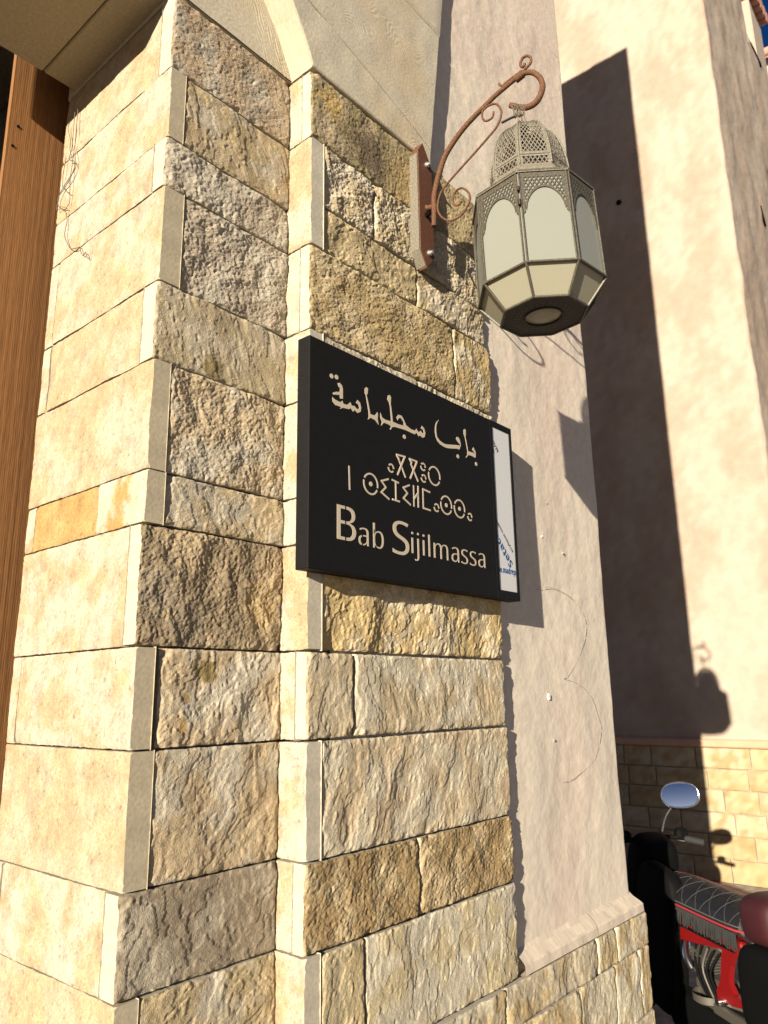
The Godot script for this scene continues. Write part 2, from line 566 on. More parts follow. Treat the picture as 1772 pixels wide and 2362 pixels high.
func far_building() -> void:
	var t := thing("corner_building", "tall plastered corner building with crenellated top, shadowed by the lantern facade", "building", Vector3(FX, -0.1, FZ))
	var sub := Node3D.new()
	var off := -t.position
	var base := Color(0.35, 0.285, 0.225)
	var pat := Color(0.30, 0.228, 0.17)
	sub.free()
	var w := wall_sheet("wall", t, [Vector2(FX, -7.0), Vector2(FX, FZ), Vector2(8.65, FZ)], 1.12, 14.0, 0.07, 0.006, mats.far_plaster, base, pat, 3.0, 0.05)
	w.position = off
	block("wall_core", t, off + Vector3(FX + 0.03, 0.0, -7.0), off + Vector3(8.648, 13.99, FZ - 0.03), mats.far_plaster, 0.0, base)
	# street face goes on lower, with merlons
	var w2 := wall_sheet("wall", t, [Vector2(8.65, FZ - 0.004), Vector2(16.0, FZ - 0.004)], 0.0, 10.42, 0.12, 0.006, mats.far_plaster, base, pat, 9.0)
	w2.position = off
	block("wall_core", t, off + Vector3(8.65, 0.0, -1.25), off + Vector3(16.0, 10.41, FZ - 0.03), mats.far_plaster, 0.0, base)
	var sl := block("scupper", t, off + Vector3(8.80, 10.30, FZ - 0.02), off + Vector3(9.30, 10.36, FZ + 0.012), mats.soot)
	sl.set_meta("label", "dark slot under the parapet")
	for q in 4:
		var x0 := 9.21 + q * 1.32
		var mer := block("merlon", t, off + Vector3(x0, 10.42, -1.2), off + Vector3(x0 + 0.64, 11.48, FZ - 0.01), mats.far_plaster, 0.02, base)
		var cap := MB.new()
		for r in 5:   # clay tiles laid side by side, sloping to the street
			var xa := x0 - 0.06 + r * 0.152
			cap.tube([Vector3(xa + 0.076, 11.62, -1.26) + off, Vector3(xa + 0.076, 11.53, FZ + 0.10) + off], 0.078, 8)
		part("tile_cap", cap, mats.tile_clay, mer)
	# loophole, a weep hole and the plinth band
	var tri_ := MB.new()
	tri_.prism(PackedVector2Array([Vector2(7.86, 7.27), Vector2(7.99, 7.05), Vector2(7.86, 7.05)]), func(a, b, d): return off + Vector3(a, b, d), FZ - 0.02, FZ + 0.012)
	part("loophole", tri_, mats.soot, t)
	var hole := MB.new()
	hole.tube([off + Vector3(FX + 0.02, 7.125, -1.6), off + Vector3(FX - 0.012, 7.125, -1.6)], 0.03, 10)
	part("weep_hole", hole, mats.soot, t)
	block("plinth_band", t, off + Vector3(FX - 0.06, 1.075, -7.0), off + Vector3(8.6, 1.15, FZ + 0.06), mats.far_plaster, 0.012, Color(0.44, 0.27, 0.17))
	block("plinth_core", t, off + Vector3(FX - 0.01, 0.0, -7.0), off + Vector3(8.6, 1.075, FZ + 0.01), mats.mortar)
	var rng := RandomNumberGenerator.new()
	rng.seed = 5
	var ys := [1.075, 0.885, 0.70, 0.50, 0.31, 0.11, -0.1]
	for r in 6:
		var z := FZ + 0.05 - rng.randf() * 0.1
		var first := true
		while z > -3.4:
			var lw := rng.randf_range(0.26, 0.5)
			var g := rng.randf()
			var c := Color(0.42, 0.31, 0.165).lerp(Color(0.45, 0.375, 0.25), g)
			var o := stone(t, off + Vector3(FX - 0.045, ys[r + 1], (z - lw)), Z, Y, lw + (FZ + 0.05 - z if first else 0.0), ys[r] - ys[r + 1], 0.05, {"seed": 200.0 + r * 20 + z, "style": "split", "amp": 1.3, "cell": 0.045, "base": c, "patch": Color(0.36, 0.24, 0.11), "much": 0.2, "drop": 0.008, "gap": 0.005})
			o.name = numbered("plinth_stone")
			first = false
			z -= lw
		var xx := FX + 0.02
		while xx < 8.5:
			var lw2 := rng.randf_range(0.28, 0.5)
			stone(t, off + Vector3(xx, ys[r + 1], FZ + 0.045), X, Y, minf(lw2, 8.6 - xx), ys[r] - ys[r + 1], 0.05, {"seed": 300.0 + r * 20 + xx, "amp": 1.3, "cell": 0.06, "base": Color(0.5, 0.4, 0.26), "gap": 0.005})
			xx += lw2

func facade_wall() -> void:
	var t := thing("facade_wall", "pink plastered facade wall with stone plinth beside the portal pier", "wall", Vector3(1.2, -0.1, -0.025))
	var off := -t.position
	var base := Color(0.585, 0.515, 0.42)
	var pat := Color(0.59, 0.49, 0.40)
	var w := wall_sheet("wall", t, [Vector2(0.1, -0.025), Vector2(1.70, -0.025), Vector2(1.70, -3.0)], 0.80, 4.6, 0.016, 0.0016, mats.plaster, base, pat, 1.0, 0.02)
	w.position = off
	var w2 := wall_sheet("wall", t, [Vector2(0.1, -0.025), Vector2(1.70, -0.025), Vector2(1.70, -5.0)], 4.6, 10.22, 0.2, 0.0016, mats.plaster, base, pat, 1.0, 0.02)
	w2.position = off
	block("wall_core", t, off + Vector3(0.05, -0.1, -5.0), off + Vector3(1.685, 10.2, -0.05), mats.plaster, 0.06, base)
	block("wall_core", t, off + Vector3(-7.0, 4.6, -5.0), off + Vector3(0.05, 10.2, -0.09), mats.plaster, 0.02, base)
	block("wall_core", t, off + Vector3(-7.0, -0.1, -5.0), off + Vector3(-2.95, 4.6, -0.09), mats.plaster, 0.02, base)
	# the sloping cap of the plinth
	var prof := [Vector2(-0.004, 0.872), Vector2(0.008, 0.856), Vector2(0.029, 0.834), Vector2(0.033, 0.828), Vector2(0.034, 0.803), Vector2(0.0, 0.80)]
	var runs := [[0.875, 1.352], [1.354, 1.70]]
	for k in 2:
		var mb := MB.new()
		mb.col = Color(0.55, 0.47, 0.365)
		var ns := 60
		for i in prof.size() - 1:
			var a: Vector2 = prof[i]
			var b: Vector2 = prof[i + 1]
			var rowp := []
			for q in ns + 1:
				for pr in [a, b]:
					var x1: float = runs[k][1] + (pr.x if k == 1 else 0.0)
					var x: float = lerpf(runs[k][0], x1, float(q) / ns)
					var wob := 0.0014 * nz.get_noise_2d(x * 9.0, pr.y * 20.0) + 0.0003 * nz.get_noise_2d(x * 50.0, pr.y * 60.0)
					rowp.append(off + Vector3(x, pr.y + wob, -0.025 + pr.x + wob))
			var f0 := mb.p.size()
			for q in ns + 1:
				var dxv: Vector3 = rowp[mini(q + 1, ns) * 2] - rowp[maxi(q - 1, 0) * 2]
				var nr := (rowp[q * 2] - rowp[q * 2 + 1] as Vector3).cross(dxv).normalized() * -1.0
				if nr.z + nr.y * 0.4 < 0.0:
					nr = -nr
				mb.v(rowp[q * 2], nr)
				mb.v(rowp[q * 2 + 1], nr)
			for q in ns:
				mb.tri(f0 + q * 2, f0 + q * 2 + 1, f0 + q * 2 + 3)
				mb.tri(f0 + q * 2, f0 + q * 2 + 3, f0 + q * 2 + 2)
			if k == 1:
				mb.face([off + Vector3(1.70 + a.x, a.y, -0.025 + a.x), off + Vector3(1.70 + b.x, b.y, -0.025 + b.x), off + Vector3(1.70 + b.x, b.y, -3.0), off + Vector3(1.70 + a.x, a.y, -3.0)], Vector3(1, 0.4, 0))
		part("plinth_cap", mb, mats.plaster, t)
	# plinth stones
	block("plinth_core", t, off + Vector3(0.0, -0.1, -3.0), off + Vector3(1.72, 0.797, -0.03), mats.mortar)
	var rows := [[0.798, 0.686, [0.0, 0.30, 0.769, 1.346, 1.497, 1.757]], [0.686, 0.47, [0.0, 0.42, 0.84, 1.198, 1.463, 1.669, 1.762]], [0.47, 0.27, [0.0, 0.5, 0.95, 1.30, 1.60, 1.766]], [0.27, 0.08, [0.0, 0.4, 0.9, 1.4, 1.768]], [0.08, -0.1, [0.0, 0.6, 1.1, 1.77]]]
	var tones := [Color(0.50, 0.44, 0.32), Color(0.54, 0.48, 0.35), Color(0.47, 0.40, 0.28), Color(0.52, 0.44, 0.29)]
	var n := 0
	for r in rows:
		var xs: Array = r[2]
		for i in xs.size() - 1:
			stone(t, off + Vector3(xs[i], r[1], 0.008), X, Y, xs[i + 1] - xs[i], r[0] - r[1], 0.045, {"seed": 120.0 + n, "style": "split", "amp": 0.8, "base": tones[n % 4], "patch": Color(0.44, 0.33, 0.17), "much": 0.18, "cell": 0.005, "drop": 0.005, "jag": 0.004})
			n += 1
		stone(t, off + Vector3(1.762, r[1], -0.04), -Z, Y, 0.4, r[0] - r[1], 0.04, {"seed": 160.0 + n, "cell": 0.02, "base": tones[n % 4]})
	# pencil scribble of two lobes, and chips where the plaster has flaked white
	var sc := [1125,1952,1247,1970,1366,1953,1456,1915,1499,1858,1476,1790,1407,1715,1321,1654,1290,1647,1408,1626,1497,1580,1542,1507,1557,1453,1485,1358,1319,1307,1233,1300]
	var pts := []
	for i in range(0, sc.size(), 2):
		pts.append(off + Vector3(sc[i] * 0.001, sc[i + 1] * 0.001, -0.0225))
	pts = smooth_path(pts, 7)
	var pm := MB.new()
	for i in pts.size() - 1:
		if nz.get_noise_1d(i * 0.35) > -0.32:
			pm.bar(pts[i], pts[i + 1] + (pts[i + 1] - pts[i]) * 0.2, 0.0012, 0.0012, Z)
	part("pencil_scribble", pm, mats.pencil, t)
	var rng := RandomNumberGenerator.new()
	rng.seed = 9
	for q in 6:
		var cx := rng.randf_range(0.95, 1.66)
		var cy := rng.randf_range(1.0, 3.4)
		if q == 0:
			cx = 1.17; cy = 1.585
		var rr := 0.008 if q == 0 else rng.randf_range(0.002, 0.0045)
		var ch := MB.new()
		var outl := PackedVector2Array()
		for k in 5:
			var an := TAU * k / 5.0 + rng.randf()
			outl.append(Vector2(cos(an) * rr * rng.randf_range(0.6, 1.2), sin(an) * rr * 1.4))
		if Geometry2D.triangulate_polygon(outl).is_empty():
			continue
		ch.prism(outl, func(a, b, d): return off + Vector3(cx + a, cy + b, d + a * 0.25), -0.027, -0.0195)
		part("plaster_chip", ch, mats.chip_white if q % 3 == 0 else mats.pencil, t)

func arc_x(y: float) -> float:     # the inner curve of the outer arch, from its springing at 3.326
	var d := maxf(0.0, y - 3.326)
	return -0.36 * d - 0.95 * d * d

func portal() -> void:
	var t := thing("portal_pier", "stepped pier of split honey limestone blocks beside the gate, carrying the black sign", "pier", Vector3(0, -0.1, 0))
	var off := Vector3(0, 0.1, 0)
	# rubble and mortar behind the cladding
	block("mortar_core", t, off + Vector3(AX + 0.035, -0.1, FAR), off + Vector3(0.06, 4.6, BZ - 0.033), mats.mortar)
	block("mortar_core", t, off + Vector3(0.035, -0.1, -0.3), off + Vector3(0.84, 3.3, -0.033), mats.mortar)
	var T := 0.046
	# per course: who laps at the outer corner, who laps at the step, jamb colours, front colours
	var lap_ab := ["B", "A", "B", "A", "B", "A", "A", "B", "A", "A", "B", "A", "B", "A", "B", "A"]
	var lap_cd := ["D", "C", "C", "D", "C", "D", "C", "C", "D", "C", "D", "C", "D", "C", "D", "C"]
	var cream := Color(0.395, 0.35, 0.265)
	var honey := Color(0.39, 0.325, 0.225)
	var amber := Color(0.38, 0.28, 0.165)
	var pale := Color(0.40, 0.36, 0.275)
	var a_base := [honey, cream, cream, honey.lerp(cream, 0.6), honey, honey.lerp(cream, 0.5), Color(0.38, 0.25, 0.10), cream, cream, honey, pale, honey, cream, honey, cream, honey]
	var a_amt := [0.35, 0.2, 0.2, 0.25, 0.4, 0.35, 0.4, 0.2, 0.15, 0.4, 0.2, 0.4, 0.3, 0.3, 0.3, 0.3]
	var a_left := [0, 0, 0, 1, 1, 0, 1, 0, 1, 0, 1, 0, 0, 0, 0, 0]
	var gray := Color(0.435, 0.385, 0.295)
	var tan_ := Color(0.45, 0.385, 0.28)
	var brown := Color(0.33, 0.255, 0.155)
	var olive := Color(0.20, 0.15, 0.055)
	var b_base := [Color(0.38, 0.33, 0.25), gray.lerp(tan_, 0.4), gray, gray, tan_, gray, gray * 1.03, Color(0.40, 0.305, 0.185), gray * 1.1, gray * 1.05, Color(0.40, 0.345, 0.255), gray * 0.95, gray, gray, gray, gray]
	var b_patch := [Color(0.38, 0.285, 0.18), Color(0.39, 0.30, 0.17), Color(0.37, 0.31, 0.225), Color(0.38, 0.315, 0.23), Color(0.37, 0.30, 0.185), Color(0.43, 0.335, 0.21), Color(0.41, 0.32, 0.19), Color(0.25, 0.19, 0.115), Color(0.45, 0.35, 0.22), Color(0.43, 0.33, 0.20), Color(0.27, 0.215, 0.145), Color(0.42, 0.33, 0.19), gray, gray, gray, gray]
	var b_style := ["pitted", "split", "pitted", "pitted", "split", "pitted", "split", "pitted", "split", "split", "split", "split", "split", "split", "split", "split"]
	var b_amp := [0.65, 0.75, 0.85, 0.95, 0.65, 0.9, 0.75, 1.05, 0.85, 0.65, 0.7, 0.8, 1.0, 1.0, 1.0, 1.0]
	var d_split := [[], [0.262], [0.466], [0.652], [0.45], [0.30], [0.55], [], [0.164], [], [0.407], [0.195], [0.5], [0.3], [0.6], [0.4]]
	var ochre := Color(0.49, 0.39, 0.225)
	var pearl := Color(0.535, 0.475, 0.355)
	var d_base := [[Color(0.36, 0.28, 0.175)], [tan_ * 1.05, Color(0.46, 0.39, 0.27)], [ochre * 0.95, tan_ * 1.08], [Color(0.47, 0.375, 0.225), pearl], [tan_, tan_], [tan_, tan_], [tan_, tan_], [Color(0.54, 0.45, 0.295)], [Color(0.46, 0.385, 0.26), pearl], [Color(0.515, 0.45, 0.325)], [Color(0.43, 0.335, 0.19), Color(0.465, 0.36, 0.205)], [Color(0.465, 0.36, 0.195), pearl], [pearl, pearl], [tan_, tan_], [tan_, tan_], [tan_, tan_]]
	var d_patch := [Color(0.24, 0.19, 0.09), Color(0.39, 0.31, 0.18), Color(0.38, 0.30, 0.165), Color(0.35, 0.26, 0.125), tan_, tan_, tan_, Color(0.46, 0.34, 0.16), Color(0.44, 0.35, 0.215), Color(0.47, 0.37, 0.235), Color(0.29, 0.20, 0.09), Color(0.49, 0.405, 0.245), tan_, tan_, tan_, tan_]
	var d_style := ["pitted", "pitted", "split", "pitted", "split", "split", "split", "split", "split", "split", "pitted", "split", "split", "split", "split", "split"]
	var d_amp := [0.7, 1.35, 1.1, 0.9, 1.0, 1.0, 1.0, 1.1, 0.6, 0.62, 0.85, 0.65, 0.9, 1.0, 1.0, 1.0]
	for k in 16:
		var y1: float = COURSE[k]
		var y0: float = COURSE[k + 1]
		var h := y1 - y0
		var vis := k < 13
		var ca := 0.0045 if vis else 0.03
		var cb := 0.003 if vis else 0.02
		var thick: float = [0.052, 0.044, 0.05, 0.056, 0.055, 0.045, 0.047, 0.048, 0.046, 0.055, 0.052, 0.05, 0.05, 0.05, 0.05, 0.05][k]
		# jamb slab
		var z1 := BZ + 0.001 if lap_ab[k] == "A" else BZ - thick
		var z0 := FAR
		var ad := {"seed": 10.0 + k, "style": "flat", "amp": 1.0, "cell": ca, "base": a_base[k], "patch": amber if k != 6 else Color(0.36, 0.215, 0.075), "much": a_amt[k], "drop": 0.003, "sawn": Color(0.385, 0.33, 0.23), "jag": 0.002, "gap": [0.0018, 0.001, 0.0012, 0.0012, 0.0024, 0.0008, 0.0012, 0.0008, 0.0016, 0.001, 0.001, 0.001, 0.001, 0.001, 0.001, 0.001][k]}
		if a_left[k]:
			var ad2 := ad.duplicate()
			ad2.seed = 40.0 + k
			ad2.base = pale
			ad2.much = 0.1
			stone(t, off + Vector3(AX, y0, z0), Z, Y, 0.046, h, thick, ad2)
			z0 += 0.046
		if k == 6:
			var cut := -0.285
			stone(t, off + Vector3(AX, y0, z0), Z, Y, cut - z0, h, thick, ad)
			var ad3 := ad.duplicate()
			ad3.base = Color(0.43, 0.38, 0.28); ad3.much = 0.05; ad3.seed = 55.0
			stone(t, off + Vector3(AX, y0, cut), Z, Y, z1 - cut, h, thick, ad3)
		else:
			stone(t, off + Vector3(AX, y0, z0), Z, Y, z1 - z0, h, thick, ad)
		# inner front slab
		var x0 := AX - 0.003 if lap_ab[k] == "B" else AX + thick + (0.012 if k == 8 else 0.0)
		var bd := {"seed": 60.0 + k, "style": b_style[k], "amp": b_amp[k], "cell": cb, "base": b_base[k], "patch": b_patch[k], "much": 0.4, "sawn": pale, "drop": 0.005}
		if k == 8:
			bd.blots = [[0.115, 0.165, 0.03, Color(0.21, 0.155, 0.05)], [0.13, 0.145, 0.02, Color(0.23, 0.165, 0.055)], [0.068, 0.10, 0.011, Color(0.30, 0.2, 0.07)], [0.058, 0.04, 0.016, Color(0.38, 0.24, 0.08)], [0.105, 0.075, 0.006, Color(0.25, 0.2, 0.07)]]
		if k == 7:
			bd.blots = [[0.04, 0.12, 0.06, Color(0.24, 0.195, 0.135)], [0.12, 0.05, 0.05, Color(0.23, 0.185, 0.125)], [0.33, 0.1, 0.06, Color(0.46, 0.34, 0.17)]]
		if k == 4:
			bd.blots = [[0.16, 0.03, 0.03, Color(0.2, 0.15, 0.06)]]
		stone(t, off + Vector3(x0, y0, BZ), X, Y, 0.001 - x0, h, thick if lap_ab[k] == "B" else T, bd)
		# the narrow lit return
		var ct := 0.048
		var czend := 0.001 if lap_cd[k] == "C" else -0.038
		var cz0 := BZ - 0.02
		if k == 1:
			stone(t, off + Vector3(0, COURSE[3], cz0), Z, Y, czend - cz0, COURSE[1] - COURSE[3], ct, {"seed": 90.0, "style": "flat", "cell": 0.004, "base": cream, "patch": amber, "much": 0.42, "sawn": Color(0.44, 0.40, 0.315)})
		elif k != 2:
			stone(t, off + Vector3(0, y0, cz0), Z, Y, czend - cz0, h, ct, {"seed": 90.0 + k, "style": "flat", "cell": 0.004 if vis else 0.02, "base": pale if k != 7 else cream, "patch": amber, "much": 0.42 if k == 7 else (0.4 if k == 11 else 0.12), "sawn": Color(0.43, 0.385, 0.30)})
		# outer front slabs
		var xs: Array = [0.0 - 0.001 if lap_cd[k] == "D" else ct]
		xs.append_array(d_split[k])
		xs.append([0.842, 0.85, 0.858, 0.867, 0.87, 0.868, 0.866, 0.862, 0.858, 0.862, 0.863, 0.866, 0.866, 0.86, 0.86, 0.86][k])
		if k >= 12:
			continue
		for i in xs.size() - 1:
			var dd := {"seed": 30.0 + k * 3 + i * 1.7, "style": d_style[k], "amp": d_amp[k], "cell": 0.003, "base": d_base[k][mini(i, d_base[k].size() - 1)], "patch": d_patch[k], "much": [0.5, 0.25, 0.35, 0.42, 0.3, 0.3, 0.3, 0.4, 0.28, 0.3, 0.45, 0.25][k], "sawn": pale, "drop": 0.006, "jag": 0.004}
			if k == 1 or k == 11 or k == 8:
				dd.gap = 0.003
			if k == 0:
				dd.blots = [[0.25, 0.09, 0.085, Color(0.10, 0.07, 0.04)], [0.08, 0.16, 0.05, Color(0.42, 0.29, 0.10)], [0.42, 0.07, 0.10, Color(0.38, 0.27, 0.12)], [0.70, 0.12, 0.12, Color(0.44, 0.34, 0.18)]]
			stone(t, off + Vector3(xs[i], y0, 0.0), X, Y, xs[i + 1] - xs[i], h, T if lap_cd[k] == "C" else 0.04, dd)
	arch_stones(t, off)

# smooth dressed blocks above the springing line
func sheet(parent: Node3D, called: String, f: Callable, nu: int, nv: int, c: Color, patch: Color, s: float) -> MeshInstance3D:
	var mb := MB.new()
	var P := []
	for j in nv + 1:
		for i in nu + 1:
			var q: Vector3 = f.call(float(i) / nu, float(j) / nv)
			P.append(q)
			var k := ss(0.45, 1.0, 0.5 + 0.5 * nz.get_noise_3d(q.x * 4.0, q.y * 4.0, s) + 0.2 * nz.get_noise_3d(q.x * 30.0, q.y * 20.0, s))
			mb.c.append(c.lerp(patch, k) * (1.0 + 0.06 * nz.get_noise_3d(q.x * 90.0, q.y * 60.0, q.z * 90.0)))
	for j in nv + 1:
		for i in nu + 1:
			var a: Vector3 = P[j * (nu + 1) + mini(i + 1, nu)] - P[j * (nu + 1) + maxi(i - 1, 0)]
			var b: Vector3 = P[mini(j + 1, nv) * (nu + 1) + i] - P[maxi(j - 1, 0) * (nu + 1) + i]
			mb.p.append(P[j * (nu + 1) + i])
			mb.n.append(a.cross(b).normalized())
	for j in nv:
		for i in nu:
			var a := j * (nu + 1) + i
			mb.k.append_array(PackedInt32Array([a, a + nu + 1, a + nu + 2, a, a + nu + 2, a + 1]))
	return part(called, mb, mats.sawn_stone, parent)

func arch_stones(t: Node3D, off: Vector3) -> void:
	var dress := Color(0.485, 0.43, 0.325)
	var warm := Color(0.47, 0.385, 0.255)
	# spandrel of the outer arch: three blocks with fine joints; its outer edge leans outward as it rises
	var right_x := func(y: float) -> float: return 0.553 + 0.145 * maxf(0.0, y - 3.36)
	var cuts := [[Vector2(0.0, 3.329), Vector2(0.553, 3.329)], [Vector2(-0.14, 3.571), Vector2(0.562, 3.391)], [Vector2(-0.6, 3.93), Vector2(0.644, 3.913)], [Vector2(-1.2, 4.62), Vector2(0.70, 4.6)]]
	for b in 3:
		var lo: Array = cuts[b]
		var hi: Array = cuts[b + 1]
		var g := 0.0014
		var fn := func(s: float, v: float) -> Vector3:
			var yl := lerpf(lo[0].y, lo[1].y, s) + g
			var yh := lerpf(hi[0].y, hi[1].y, s) - g
			var y := lerpf(yl, yh, v)
			var xl := arc_x(y)
			var xr: float = right_x.call(y)
			var x := lerpf(xl, xr, s)
			var e := minf(s, 1.0 - s) * (xr - xl)
			var ev := minf(v, 1.0 - v) * (yh - yl)
			return off + Vector3(x, y, 0.004 + relief("combed", x, y, 5.0 + b) - 0.0025 * (1.0 - ss(0.0, 0.005, minf(e, ev))))
		var o := sheet(t, "spandrel_block", fn, 230 if b < 2 else 60, [90, 150, 60][b], dress, warm, 2.0 + b)
		# underside, outer end and back make it a solid block
		var sd := MB.new()
		sd.col = dress
		for q in 24:
			var v0 := q / 24.0
			var v1 := (q + 1) / 24.0
			for s in [1.0]:
				var a: Vector3 = fn.call(s, v0)
				var c: Vector3 = fn.call(s, v1)
				sd.face([a, c, Vector3(c.x, c.y, -0.09), Vector3(a.x, a.y, -0.09)], X if s > 0.5 else -X)
			for v in [0.0, 1.0]:
				var a2: Vector3 = fn.call(v0, v)
				var c2: Vector3 = fn.call(v1, v)
				sd.face([a2, c2, Vector3(c2.x, c2.y, -0.09), Vector3(a2.x, a2.y, -0.09)], Y if v > 0.5 else -Y)
		part("joint_face", sd, mats.sawn_stone, o)
	# the curved soffit of that arch, sunlit
	var sof := func(s: float, v: float) -> Vector3:
		var y := lerpf(3.328, 4.4, v)
		return off + Vector3(arc_x(y) + 0.0012 * nz.get_noise_2d(y * 14.0, s * 3.0), y, lerpf(-0.12, 0.0025, s))
	sheet(t, "arch_soffit", sof, 24, 130, Color(0.40, 0.36, 0.265), Color(0.385, 0.33, 0.22), 8.0)
	# dressed block over the inner front, scored with a comb where it meets the arch
	var bf := func(s: float, v: float) -> Vector3:
		var x := lerpf(-0.395, 0.03, s)
		var y := lerpf(3.331, 3.64, v)
		var near := ss(0.16, 0.02, arc_x(y) - x)
		var comb := sin((x * 0.94 + y * 0.3) * 800.0 + nz.get_noise_2d(x * 30.0, y * 8.0) * 5.0) * 0.0007 * near
		return off + Vector3(x, y, BZ + 0.002 + comb + relief("combed", x + 3.0, y, 9.0) * 0.6)
	sheet(t, "arch_block", bf, 170, 110, dress, warm, 12.0)
	var bf2 := func(s: float, v: float) -> Vector3:
		var x := lerpf(-0.395, 0.03, s)
		var y := lerpf(3.643, 4.6, v)
		return off + Vector3(x, y, BZ + 0.002 + relief("combed", x + 5.0, y, 19.0) * 0.6)
	sheet(t, "arch_block", bf2, 60, 80, dress, warm, 13.0)
	block("arch_core", t, off + Vector3(-0.39, 3.33, -0.3), off + Vector3(0.05, 4.6, BZ - 0.003), mats.sawn_stone, 0.0, dress)
	block("arch_core", t, off + Vector3(AX + 0.002, 3.33, FAR), off + Vector3(-0.05, 4.6, -0.3), mats.sawn_stone, 0.0, dress)
	# impost slabs that jut into the gateway
	for q in [[-0.484, AX + 0.03, 1.0], [-0.84, -0.487, 2.0]]:
		var mb := MB.new()
		mb.col = Color(0.41, 0.345, 0.225)
		var lo2 := Vector3(q[0], 3.343, -0.60)
		var hi2 := Vector3(q[1], 3.56, BZ - 0.004)
		mb.box(Transform3D(Basis(), off + (lo2 + hi2) * 0.5), hi2 - lo2, 0.004)
		part("impost_slab", mb, mats.sawn_stone, t)

func gate() -> void:
	var t := thing("gate_frame", "orange brown timber gate post against the stone jamb, dark opening behind", "gate", Vector3(-0.5, -0.1, -0.75))
	var off := -t.position
	# front board of the post, with raised grain
	var mb := MB.new()
	var nu := 150
	var x0 := -0.522
	var x1 := -0.33
	for j in 61:
		var y := lerpf(-0.1, 3.9, j / 60.0)
		for i in nu + 1:
			var x := lerpf(x0, x1, float(i) / nu)
			var g := 0.3 * sin(x * 1150.0 + 6.0 * nz.get_noise_2d(x * 12.0, y * 1.5)) + 0.9 * nz.get_noise_2d(x * 60.0, y * 0.6)
			mb.p.append(off + Vector3(x, y, -0.70 + 0.0004 * g))
			mb.n.append(Vector3.BACK)
			mb.c.append(Color(1, 1, 1) * (0.9 + 0.1 * g))
	for j in 60:
		for i in nu:
			var a := j * (nu + 1) + i
			mb.k.append_array(PackedInt32Array([a, a + nu + 1, a + nu + 2, a, a + nu + 2, a + 1]))
	for j in 61:
		for i in nu + 1:
			var a := mb.p[j * (nu + 1) + mini(i + 1, nu)] - mb.p[j * (nu + 1) + maxi(i - 1, 0)]
			mb.n[j * (nu + 1) + i] = a.cross(Y).normalized()
	mats.wood.vertex_color_use_as_albedo = true
	part("gate_post", mb, mats.wood, t)
	block("post_core", t, off + Vector3(x0, -0.1, -0.722), off + Vector3(x1, 3.9, -0.7025), mats.wood, 0.0, Color(0.9, 0.9, 0.9))
	for q in [[-0.497, 3.21], [-0.506, 3.14]]:
		var kn := MB.new()
		kn.tube([off + Vector3(q[0], q[1], -0.705), off + Vector3(q[0], q[1], -0.6975)], 0.0045, 8)
		part("knot", kn, mats.soot, t)
	# the leaf and the passage in the dark
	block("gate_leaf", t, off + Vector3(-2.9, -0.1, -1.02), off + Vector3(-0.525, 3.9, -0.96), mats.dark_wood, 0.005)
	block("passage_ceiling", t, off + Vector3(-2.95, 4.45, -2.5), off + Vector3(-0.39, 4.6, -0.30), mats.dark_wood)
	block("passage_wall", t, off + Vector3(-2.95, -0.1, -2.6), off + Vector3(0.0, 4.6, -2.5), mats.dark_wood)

# ------------------------------------------------------------------ the sign
const SX := -0.0475
const SY := 1.886
const SZ := 0.049

func sign_poly(a: Array) -> PackedVector2Array:
	var out := PackedVector2Array()
	for i in range(0, a.size(), 2):
		out.append(Vector2(a[i], a[i + 1]) * 0.001)
	return out

func stroke(mb: MB, pts: PackedVector2Array, w: float, f: Callable, d0: float, d1: float) -> void:
	for i in pts.size() - 1:
		var a := pts[i]
		var b := pts[i + 1]
		var dr := (b - a).normalized()
		var n := dr.orthogonal() * w * 0.5
		a -= dr * w * 0.35
		b += dr * w * 0.35
		mb.prism(PackedVector2Array([a + n, b + n, b - n, a - n]), f, d0, d1 + i * 0.00008)

func ring(mb: MB, c: Vector2, r: float, w: float, f: Callable, d0: float, d1: float, gap := 0.16) -> void:
	for half in 2:
		var pts := PackedVector2Array()
		var st := gap + PI * half
		var en := PI - gap + PI * half
		for q in 19:
			var an := lerpf(st, en, q / 18.0) - 0.35
			pts.append(c + Vector2(cos(an), sin(an)) * r)
		for q in 19:
			var an := lerpf(en, st, q / 18.0) - 0.35
			pts.append(c + Vector2(cos(an), sin(an)) * (r - w))
		mb.prism(pts, f, d0, d1)

